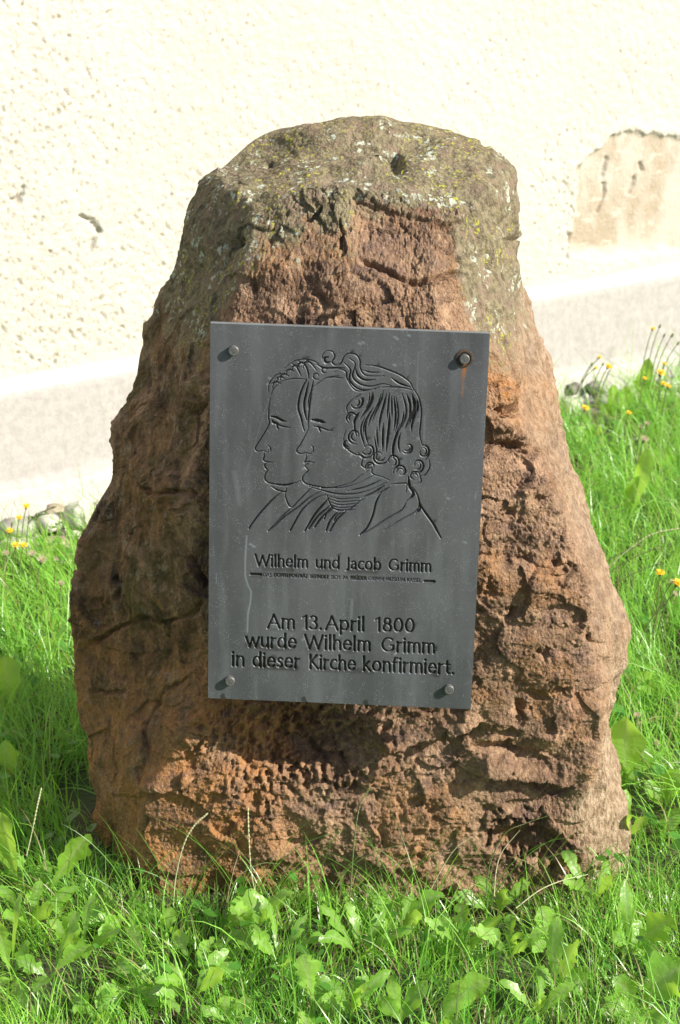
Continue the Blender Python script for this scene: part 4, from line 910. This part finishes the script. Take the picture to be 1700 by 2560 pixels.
def plant(name, bx, by, leaves, label, cat='plant', group=None, z=.0, scale=1.0):
    """bx,by: photo pixel of the rosette's centre on the ground; leaves: (tip px x, tip px y, depth change, width px, lobes, arch, roll[, base px])"""
    g0 = ground_at(bx, by, z); root = empty(name, g0, label, cat, group); dep = np.hypot(g0[1], H)
    for lf in leaves:
        tx, ty, dy, wp, lob, arch, roll = lf[:7]; seedc[0] += 1
        b0 = g0 if len(lf) < 9 else at(lf[7], lf[8], g0[1])
        tip = at(tx, ty, g0[1] + dy)
        if tip[2] < .01: tip = ground_at(tx, ty, .012)
        m_ = leaf_mesh(b0 - g0, tip - g0, wp * (1.15 if by < 2100 else 1.12) / FPX * dep, arch, (lob if name != 'dandelion' or by < 2200 else (.22 if lob <= .12 else min(.78, lob * .8 + .38))), 6 if lob > .3 else 9, roll, .3, 24, seedc[0], .6 if lob < .5 else .72)
        obj('leaf', m_, None, root)
    return root
DG = 'leafy weeds growing in the grass'
PL = [
 ('dandelion', 50, 2225, [(2,2030,-.03,62,.1,.25,10),(-70,2060,.0,60,.2,.3,0),(40,2130,.05,40,.2,.2,-10)], 'tall pale leafed dandelion at the left picture edge level with the boulder foot'),
 ('dandelion', 118, 2240, [(226,2085,-.01,66,.15,.18,-25),(110,2150,.05,38,.2,.2,10),(60,2260,-.05,34,.3,.3,0),(150,2290,-.05,36,.2,.25,10)], 'dandelion with one big upright leaf left of the boulder corner'),
 ('dandelion', 125, 2450, [(190,2277,.02,52,.55,.15,15),(90,2480,-.10,44,.5,.2,0),(232,2370,0,60,.5,.3,-20),(40,2400,.0,46,.45,.25,20)], 'toothed dandelion low in the left front beneath the upright leaf'),
 ('dandelion', 30, 2450, [(-10,2290,0,50,.3,.2,0),(70,2350,.03,40,.3,.2,0),(52,2230,.06,30,.2,.2,30),(60,2520,-.08,56,.5,.3,0),(-20,2500,-.05,60,.5,.3,0)], 'dandelion in the lower left corner with long narrow leaves'),
 ('dandelion', 322, 2300, [(205,2312,.0,32,.1,.2,20),(392,2285,.02,62,.2,.25,-10),(352,2225,.06,32,.1,.15,0),(250,2370,-.05,50,.2,.3,10),(350,2390,-.06,38,.3,.25,0)], 'dandelion directly below the left front corner of the boulder'),
 ('dandelion', 420, 2330, [(428,2268,.0,44,.2,.1,0),(470,2390,-.05,42,.4,.3,0)], 'small narrow leafed dandelion between the left corner plants and the broad leaf'),
 ('dandelion', 548, 2340, [(676,2262,.02,86,.12,.35,-12),(590,2450,-.08,52,.5,.25,0),(640,2380,-.03,44,.4,.2,0),(500,2420,-.07,36,.4,.2,0)], 'dandelion with a broad glossy leaf in front of the boulder left of centre'),
 ('dandelion', 330, 2470, [(395,2515,-.05,60,.2,.3,0),(385,2430,.02,50,.3,.3,0),(240,2520,-.03,64,.45,.3,10),(290,2400,.05,54,.3,.3,-10),(450,2530,-.05,40,.4,.3,0)], 'dandelion with lobed leaves at the lower left below the broad leaf'),
 ('dandelion', 240, 2545, [(180,2500,.02,60,.4,.4,0),(300,2490,.02,56,.4,.4,0),(262,2600,-.03,60,.4,.3,0)], 'dandelion cut by the bottom edge left of centre'),
 ('dandelion', 785, 2520, [(758,2385,.0,64,.6,.10,10),(840,2500,0,58,.5,.25,0),(760,2590,-.05,60,.5,.2,0),(820,2440,.03,52,.55,.15,-10)], 'upright toothed dandelion at the bottom just left of the middle'),
 ('dandelion', 570, 2560, [(560,2490,.0,46,.4,.3,0),(630,2500,0,40,.4,.3,0),(500,2520,0,40,.4,.3,0)], 'short dandelion cut by the bottom edge between two larger ones'),
 ('plantain', 1003, 2560, [(978,2438,0,30,0,.08,0),(947,2492,0,44,0,.2,10),(1068,2450,0,40,0,.10,-15),(1010,2500,.02,28,0,.1,0)], 'smooth upright leafed plantain at the bottom right of the middle'),
 ('dandelion', 1095, 2570, [(1226,2450,.0,84,.12,.25,-20),(1150,2600,-.05,60,.3,.3,0),(1050,2600,0,50,.3,.3,0)], 'dandelion with a wide yellow green leaf at the bottom edge'),
 ('dandelion', 1390, 2480, [(1448,2350,.0,52,.3,.15,25),(1395,2290,.05,50,.2,.2,0),(1475,2462,.0,66,.1,.35,-10),(1410,2560,-.04,30,.3,.2,0),(1330,2420,.03,44,.3,.3,0)], 'glossy dandelion in the right front with a narrow light leaf'),
 ('plantain', 1372, 2350, [(1352,2265,.0,54,0,.12,-10),(1330,2380,-.04,34,0,.2,0),(1420,2390,-.03,36,0,.2,0)], 'small smooth leafed plantain in front of the right part of the boulder'),
 ('dandelion', 1578, 2385, [(1684,2296,-.02,84,.4,.30,-35),(1562,2196,.05,34,0,.08,10),(1600,2300,.03,44,.3,.15,0),(1640,2400,-.04,60,.3,.3,0),(1530,2330,0,34,.2,.15,0)], 'dandelion with a dark arching leaf near the right edge'),
 ('dandelion', 1600, 2530, [(1712,2420,.0,120,.35,.3,-10),(1530,2450,0,60,.3,.3,0),(1500,2540,-.02,70,.4,.3,0),(1640,2590,-.04,90,.4,.3,0),(1560,2600,-.03,70,.4,.3,0)], 'largest dandelion in the lower right corner'),
 ('dock', 1562, 1985, [(1568,1795,.0,86,.05,.15,15),(1620,1870,.05,60,.1,.3,0),(1530,1900,0,40,.1,.2,0)], 'dock with a big crinkled light leaf right of the boulder'),
 ('dandelion', 1660, 2030, [(1700,1925,0,60,.3,.3,0),(1610,1960,0,50,.3,.3,0),(1680,2080,-.05,60,.4,.3,0)], 'dandelion at the right edge below the crinkled dock leaf'),
 ('dandelion', 1640, 1760, [(1690,1700,0,54,.3,.3,0),(1590,1690,0,50,.3,.3,0),(1560,1740,0,44,.3,.2,0)], 'half hidden dandelion above the crinkled dock leaf'),
 ('dandelion', 20, 1800, [(10,1640,0,70,.1,.25,0),(62,1700,.05,60,.1,.3,0),(-30,1720,0,70,.1,.3,0),(80,1790,-.04,60,.2,.3,0)], 'dark leafed dandelion in the boulder shade at the left edge'),
 ('dandelion', 30, 1960, [(15,1850,0,50,.05,.2,0),(56,1890,.03,34,.05,.2,0)], 'smaller shaded dandelion below the dark leafed one at the left edge'),
 ('dock', 118, 1690, [(112,1590,0,44,0,.1,0),(175,1640,0,40,.1,.2,0),(60,1640,0,44,.1,.2,0)], 'spoon leafed plant standing in sunlight left of the boulder'),
 ('dandelion', 150, 1600, [(155,1540,0,44,.2,.2,0),(100,1540,0,50,.2,.3,0),(178,1600,0,40,.2,.3,0)], 'bright weed touching the left side of the boulder'),
 ('dock', 145, 1415, [(147,1358,0,28,0,.1,0),(120,1390,0,26,0,.2,0)], 'single small upright leaf by the stone heap on the left'),
 ('dock', 1530, 1060, [(1532,960,0,30,.1,.05,0),(1505,1010,0,28,.1,.2,0)], 'upright narrow leaf behind the right side of the boulder, nearest to it'),
 ('dock', 1556, 1060, [(1566,965,0,28,.1,.05,0),(1590,1020,0,30,.1,.2,0)], 'upright narrow leaf second from the boulder by the wall'),
 ('dandelion', 1605, 1010, [(1622,895,0,34,.3,.08,0),(1600,930,0,30,.2,.1,0),(1650,960,0,36,.3,.2,0),(1640,1000,0,40,.3,.3,0)], 'tallest upright leafed weed among the yellow flowers'),
 ('dandelion', 1470, 1120, [(1440,1075,0,44,.2,.3,0),(1500,1060,0,36,.2,.2,0),(1520,1100,0,50,.3,.3,0)], 'bright weed hugging the right flank of the boulder'),
 ('dock', 1560, 1320, [(1620,1120,0,44,.05,.12,20),(1600,1190,0,36,.1,.2,0)], 'long slanting yellow green leaf in the right hand grass'),
 ('dandelion', 1640, 1210, [(1690,1170,0,60,.3,.3,0),(1600,1180,0,50,.3,.3,0),(1660,1120,.02,50,.3,.3,0)], 'weed behind the slanting leaf in the right hand grass'),
]
EXTRA = [(700,2420,'low toothed weed in the front between the broad leaf and the upright dandelion'),(900,2400,'low toothed weed below the tall green stalk'),(1000,2350,'small weed in the front right of the tall green stalk'),(1160,2380,'toothed weed in the right front below the dark hollow'),(1270,2400,'weed between the toothed and the glossy one in the right front'),(1240,2300,'small weed close to the boulder foot right of the middle'),(80,2330,'weed between the big upright leaf and the lower left corner'),(200,2400,'weed half under the dandelion at the lower left'),(880,2540,'weed cut by the bottom edge in the middle'),(1340,2550,'weed cut by the bottom edge right of the wide yellow green leaf'),(480,2500,'lobed weed near the bottom edge left of the middle'),(1480,2270,'weed right of the smooth plantain near the boulder corner'),(640,2330,'weed tucked behind the broad leaf at the boulder foot'),(1540,2120,'weed growing at the right rear corner of the boulder')]
er = np.random.default_rng(5)
for ex_, ey_, lb_ in EXTRA:
    nl_ = er.integers(4, 7); a0_ = er.uniform(0, 6.28); lv_ = []
    for q_ in range(nl_):
        an = a0_ + q_ * 6.28 / nl_ + er.normal(0, .25); ln_ = er.uniform(75, 135); lv_.append((ex_ + math.cos(an) * ln_, ey_ - 35 - math.sin(an) * ln_ * .45 - er.uniform(15, 85), math.sin(an) * ln_ * .0006, er.uniform(30, 46), er.uniform(.2, .6), er.uniform(.15, .4), er.uniform(-30, 30)))
    PL.append(('dandelion', ex_, ey_, lv_, lb_))
for name, bx, by, lv, lb in PL: plant(name, bx, by, lv, lb, 'plant', DG)
# ground cover of small leaves (clover, seedlings): not countable
cv_, cq_ = [], []; k = 0; CT = []
def cover(n, x0, x1, y0, y1, s0, s1):
    x, y, sd = scatter(n, x0, x1, y0, y1, .02); m_ = len(x)
    cl = pnoise(x * 5, y * 5, 60) > .05; x, y = x[cl], y[cl]; m_ = len(x)
    r = rng.uniform(s0, s1, m_); zc = ground_z(x, y) + rng.uniform(.015, .075, m_); az = rng.uniform(0, 6.28, m_); tl = rng.uniform(-.7, .7, (m_, 2))
    lv = np.array([(0, -.1), (.45, .25), (.5, .7), (0, 1.05), (-.5, .7), (-.45, .25)])
    lx = lv[None, :, 0] * r[:, None]; ly = lv[None, :, 1] * r[:, None] * 1.3
    X_ = lx * np.cos(az)[:, None] - ly * np.sin(az)[:, None]; Y_ = lx * np.sin(az)[:, None] + ly * np.cos(az)[:, None]
    Z_ = zc[:, None] + X_ * tl[:, :1] + Y_ * tl[:, 1:] + np.array([0, .2, .15, 0, .15, .2])[None] * r[:, None] * .6
    V_ = np.stack([X_ + x[:, None], Y_ + y[:, None], Z_], -1); q = np.array([(0, 1, 2, 3), (0, 3, 4, 5)]); global k
    cv_.append(V_.reshape(-1, 3)); cq_.append((q[None] + 6 * np.arange(m_)[:, None, None] + k).reshape(-1, 4)); k += 6 * m_
    tt = np.array([.085, .24, .035]) * rng.uniform(.7, 1.5, (m_, 1)); CT.append(np.repeat(tt, 6, 0))
cover(1100, -.8, .85, 2.2, 2.85, .006, .016); cover(3500, -1.1, -.3, 2.9, 4.6, .007, .02); cover(6500, .35, 1.6, 2.8, 5.7, .007, .022)
me = make_mesh('ground_cover', np.vstack(cv_), np.vstack(cq_)); T = np.vstack(CT); cattr(me, 'tint', np.hstack([T, np.ones((len(T), 1))]))
tag(obj('ground_cover', me, GRASS), 'small round leaved clover and seedlings among the grass', 'clover', kind='stuff')

# ------------------------------------------------------------ flowers on thin stems
def tube(pts, r0, r1, n=6):
    P_ = np.array(pts, float); T_ = np.gradient(P_, axis=0); T_ /= np.linalg.norm(T_, axis=1)[:, None] + 1e-9
    a_ = np.cross(T_, [.3, .9, .1]); a_ /= np.linalg.norm(a_, axis=1)[:, None]; b_ = np.cross(T_, a_)
    th = np.linspace(0, 2 * math.pi, n, endpoint=False); rr = np.linspace(r0, r1, len(P_)) if np.isscalar(r0) else np.array(r0)
    V_ = P_[:, None] + rr[:, None, None] * (a_[:, None] * np.cos(th)[None, :, None] + b_[:, None] * np.sin(th)[None, :, None])
    m_ = len(P_); idx = np.arange(m_ * n).reshape(m_, n); q = np.stack([idx[:-1], np.roll(idx, -1, 1)[:-1], np.roll(idx, -1, 1)[1:], idx[1:]], -1).reshape(-1, 4)
    return V_.reshape(-1, 3), q
def bez(a_, c_, b_, n=10):
    t = np.linspace(0, 1, n)[:, None]; return (1 - t) ** 2 * a_ + 2 * t * (1 - t) * c_ + t ** 2 * b_
def head_mesh(kind, axis_, r_, seed):
    r = np.random.default_rng(seed); ax = np.array(axis_, float); ax /= np.linalg.norm(ax); s_ = np.cross(ax, [0, 1, .2]); s_ /= np.linalg.norm(s_); t_ = np.cross(ax, s_)
    vs, ts = [], []
    for ring, (cnt, rad, up) in enumerate([(14, 1.0, .25), (12, .75, .5), (9, .45, .7)] if kind != 'dry' else [(18, 1.0, .5), (16, .9, .8), (12, .6, 1.1)]):
        for j in range(cnt):
            a_ = 2 * math.pi * (j + .5 * ring) / cnt + r.normal(0, .08); d_ = s_ * math.cos(a_) + t_ * math.sin(a_); e_ = -s_ * math.sin(a_) + t_ * math.cos(a_)
            rr = rad * r_ * r.uniform(.85, 1.1); w_ = r_ * (.17 if kind != 'dry' else .05); b_ = ax * .05 * r_; tip = d_ * rr + ax * up * r_ * .8
            i = len(vs); vs += [b_ - e_ * w_ * .4, b_ + e_ * w_ * .4, tip + e_ * w_ * .8, tip + ax * .02 * r_ + d_ * .1 * r_, tip - e_ * w_ * .8]; ts += [(i, i + 1, i + 2), (i, i + 2, i + 3), (i, i + 3, i + 4)]
    return make_mesh('flower_head', np.array(vs), None, ts, smooth=False)
def flower(hx, hy, bx, by, Yf, kind, size, label, bow=.0):
    tip = at(hx, hy, Yf); base = at(bx, by, Yf); base[2] = max(base[2], 0.0)
    root = empty({'y': 'hawkweed_flower', 'bud': 'hawkweed_bud', 'dry': 'hawkweed_seed_head'}[kind], base, label, 'flower', 'hawkweed stems along the wall and in the grass')
    c_ = (tip + base) / 2 + np.array([-.25 * (tip[0] - base[0]) + bow, 0, .12 * (tip[2] - base[2])]); P_ = bez(base * 0, c_ - base, tip - base)
    v_, q_ = tube(P_, .0016, .0010); obj('stem', make_mesh('stem', v_, q_), STEM, root)
    ax = P_[-1] - P_[-2]; ax /= np.linalg.norm(ax); e = P_[-1]
    v_, q_ = tube([e - ax * size * .9, e - ax * size * .6, e - ax * size * .2, e + ax * size * .1, e + ax * size * (.9 if kind == 'bud' else .15)], [.0012, size * .38, size * .45, size * .42, .0006], 0, 8)
    obj('bud', make_mesh('bud', v_, q_), STEM, root)
    if kind != 'bud':
        h_ = obj('flower_head' if kind == 'y' else 'seed_fluff', head_mesh(kind, ax + np.array([0, -.5, .3]), size * (1.0 if kind == 'y' else 1.15), int(hx + hy)), YELLOW if kind == 'y' else DRY, root); h_.location = tuple(e)
FL = [
 (1632,822,1600,965,5.45,'y',.011,'highest yellow flower above the wall foot on the right'),(1650,815,1612,965,5.45,'bud',.011,'tallest closed bud beside the highest yellow flower'),
 (1661,838,1622,975,5.45,'bud',.010,'closed bud right of the tallest bud'),(1681,838,1630,975,5.40,'bud',.012,'fat closed bud near the right picture edge'),(1696,858,1640,980,5.35,'bud',.010,'closed bud touching the right picture edge'),
 (1499,893,1450,978,5.35,'y',.010,'small orange yellow flower nearest the boulder, on top of its pair'),(1489,920,1440,985,5.35,'y',.010,'half open yellow flower just below the small orange one'),(1521,916,1490,1000,5.35,'y',.015,'round bright yellow flower right of the boulder edge'),
 (1480,910,1446,978,5.35,'bud',.009,'bud left of the half open flower'),(1508,910,1480,985,5.35,'bud',.009,'thin bud between the two yellow flowers'),(1529,917,1500,1000,5.36,'bud',.009,'dark bud behind the round yellow flower'),
 (1652,932,1630,1010,5.1,'y',.017,'largest yellow flower at the right, above the grass'),(1660,909,1645,1000,5.2,'y',.009,'tiny yellow flower above the largest one'),(1659,960,1640,1030,5.0,'y',.012,'orange yellow flower below the largest one'),(1670,965,1655,1040,5.0,'y',.011,'yellow flower next to the orange one at the right'),
 (1611,946,1600,1010,5.2,'y',.010,'faint orange flower left of the largest yellow one'),(1463,1020,1450,1065,5.0,'y',.014,'yellow flower low beside the boulder right flank'),(1572,1032,1560,1090,4.9,'y',.010,'small orange flower in the grass below the upright leaves'),
 (1650,1432,1640,1560,3.75,'y',.013,'yellow flower in the mid right grass, left of its pair'),(1694,1458,1640,1600,3.7,'y',.015,'yellow flower at the right picture edge in the mid grass'),(1679,1456,1630,1590,3.7,'dry',.008,'withered head beside the edge flower'),(1686,1486,1600,1610,3.65,'dry',.008,'withered head just below the edge flower'),
 (1600,1363,1470,1450,3.9,'bud',.008,'brown bud on a slanting stem right of the boulder'),(1640,1371,1480,1480,3.9,'bud',.009,'second brown bud farther along the slanting stems'),(1645,1410,1500,1500,3.8,'bud',.009,'lowest brown bud on the slanting stems'),
 (1602,1068,1590,1160,4.7,'dry',.009,'pale seed head on the left of two in the upper right grass'),(1617,1060,1600,1150,4.7,'dry',.009,'pale seed head on the right of two in the upper right grass'),(1610,1100,1590,1180,4.6,'dry',.013,'larger tan withered head under the pale seed heads'),
 (1640,1860,1590,1950,3.25,'dry',.010,'small dark star shaped seed head right of the crinkled leaf'),(1592,1790,1578,1960,3.2,'dry',.008,'dark seed head above the crinkled leaf'),
 (66,1266,52,1400,4.15,'y',.012,'top orange flower at the left by the stone heap'),(48,1294,40,1410,4.1,'y',.010,'yellow flower under the top orange one at the left'),(24,1327,16,1420,4.05,'y',.011,'yellow flower nearest the left picture edge'),(39,1363,32,1450,3.95,'y',.012,'lowest bright yellow flower at the left'),(59,1363,48,1450,3.95,'y',.011,'orange flower right of the lowest yellow one at the left'),
 (73,1294,66,1400,4.1,'bud',.009,'slim bud right of the left hand flowers'),(30,1310,24,1400,4.1,'bud',.008,'bud above the flower nearest the left edge'),(104,1402,92,1480,3.9,'dry',.014,'large pale seed head in front of the stone heap'),(80,1386,72,1470,3.9,'dry',.011,'tan seed head left of the large pale one'),(153,1460,150,1520,3.8,'dry',.009,'small withered head close to the boulder left side'),
 (141,1400,136,1480,3.9,'dry',.007,'tiny pale head between the stones and the boulder'),(14,1385,8,1460,3.9,'dry',.010,'pale seed head at the left picture edge'),(135,1268,70,1310,4.1,'bud',.009,'thin bud pointing right over the stone heap')]
for f_ in FL: flower(*f_[:6], f_[6] * .7, f_[7])

# single long grass stalks that stand out
def stalk(name, pts, r_, mat, label, Y0, Y1, ear=False):
    P_ = np.array([at(x, y, Y0 + (Y1 - Y0) * i / (len(pts) - 1)) for i, (x, y) in enumerate(pts)]); P_ = smooth_pts(P_, 6); b_ = P_[0].copy()
    root = empty(name, b_, label, 'grass stalk', 'single long grass stalks'); P_ = P_ - b_
    v_, q_ = tube(P_, r_ * .8, r_ * .3); obj('stem', make_mesh('stem', v_, q_), mat, root)
    if ear:
        n_ = len(P_); a_ = int(n_ * .45); vs, ts = [], []
        for i in range(a_, n_):
            for s2 in (-1, 1):
                t_ = P_[min(i + 1, n_ - 1)] - P_[i - 1]; t_ /= np.linalg.norm(t_); sd = np.cross(t_, [0, 1, 0]); k0 = len(vs); c_ = P_[i] + sd * s2 * .0004
                vs += [c_ - t_ * .002, c_ + sd * s2 * .0012, c_ + t_ * .005, c_ - sd * s2 * .001 + np.array([0, -.0015, 0])]; ts += [(k0, k0+1, k0+3), (k0+1, k0+2, k0+3), (k0, k0+3, k0+2), (k0, k0+2, k0+1)]
        obj('seed_spike', make_mesh('seed_spike', np.array(vs), None, ts, smooth=False), mat, root)
stalk('seed_stalk', [(1480,1470),(1530,1410),(1590,1360),(1640,1332),(1720,1318)], .0016, STRAW, 'long pale seed spike arching right from the boulder right side', 3.6, 3.6, True)
stalk('grass_stalk', [(433,2262),(440,2190),(460,2110),(485,2065),(515,2037)], .0013, STRAW, 'pale stalk curving up in front of the boulder lower left', 2.70, 2.715, True)
stalk('grass_stalk', [(640,2240),(628,2180),(622,2090),(620,2025)], .0011, STRAW, 'straight thin pale stalk before the boulder left of centre', 2.70, 2.715, True)
stalk('grass_stalk', [(866,2330),(874,2260),(884,2120),(898,2020),(922,1974)], .0016, STEM, 'tallest green stalk standing before the middle of the boulder', 2.66, 2.70, True)
stalk('grass_stalk', [(1060,2260),(1100,2180),(1140,2120),(1187,2088)], .0010, STRAW, 'leaning stalk with a whitish tip right of the middle', 2.70, 2.715, False)
stalk('grass_stalk', [(1215,2240),(1225,2160),(1262,2085),(1310,2060),(1375,2038)], .0013, STEM, 'green blade arching right over the dark hollow of the boulder', 2.69, 2.71, False)
stalk('grass_stalk', [(1235,2240),(1240,2180),(1255,2130),(1300,2075)], .0013, STRAW, 'shorter light blade beside the arching green one', 2.69, 2.71, False)
stalk('grass_stalk', [(66,2140),(80,2080),(92,2020),(102,1975)], .0012, STRAW, 'thin bent seed stalk in the shade left of the boulder', 2.75, 2.76, True)
stalk('grass_stalk', [(1290,2270),(1350,2225),(1410,2200),(1470,2186)], .0016, STRAW, 'pale blade lying across the right foot of the boulder', 2.66, 2.70, False)
stalk('grass_stalk', [(850,2190),(900,2150),(970,2120),(1090,2104)], .0010, STEM, 'thin green blade lying low across the boulder centre', 2.70, 2.71, False)
stalk('grass_stalk', [(560,2290),(590,2200),(650,2160),(700,2160)], .0012, STEM, 'green blade bending right at the boulder foot left of centre', 2.66, 2.70, False)
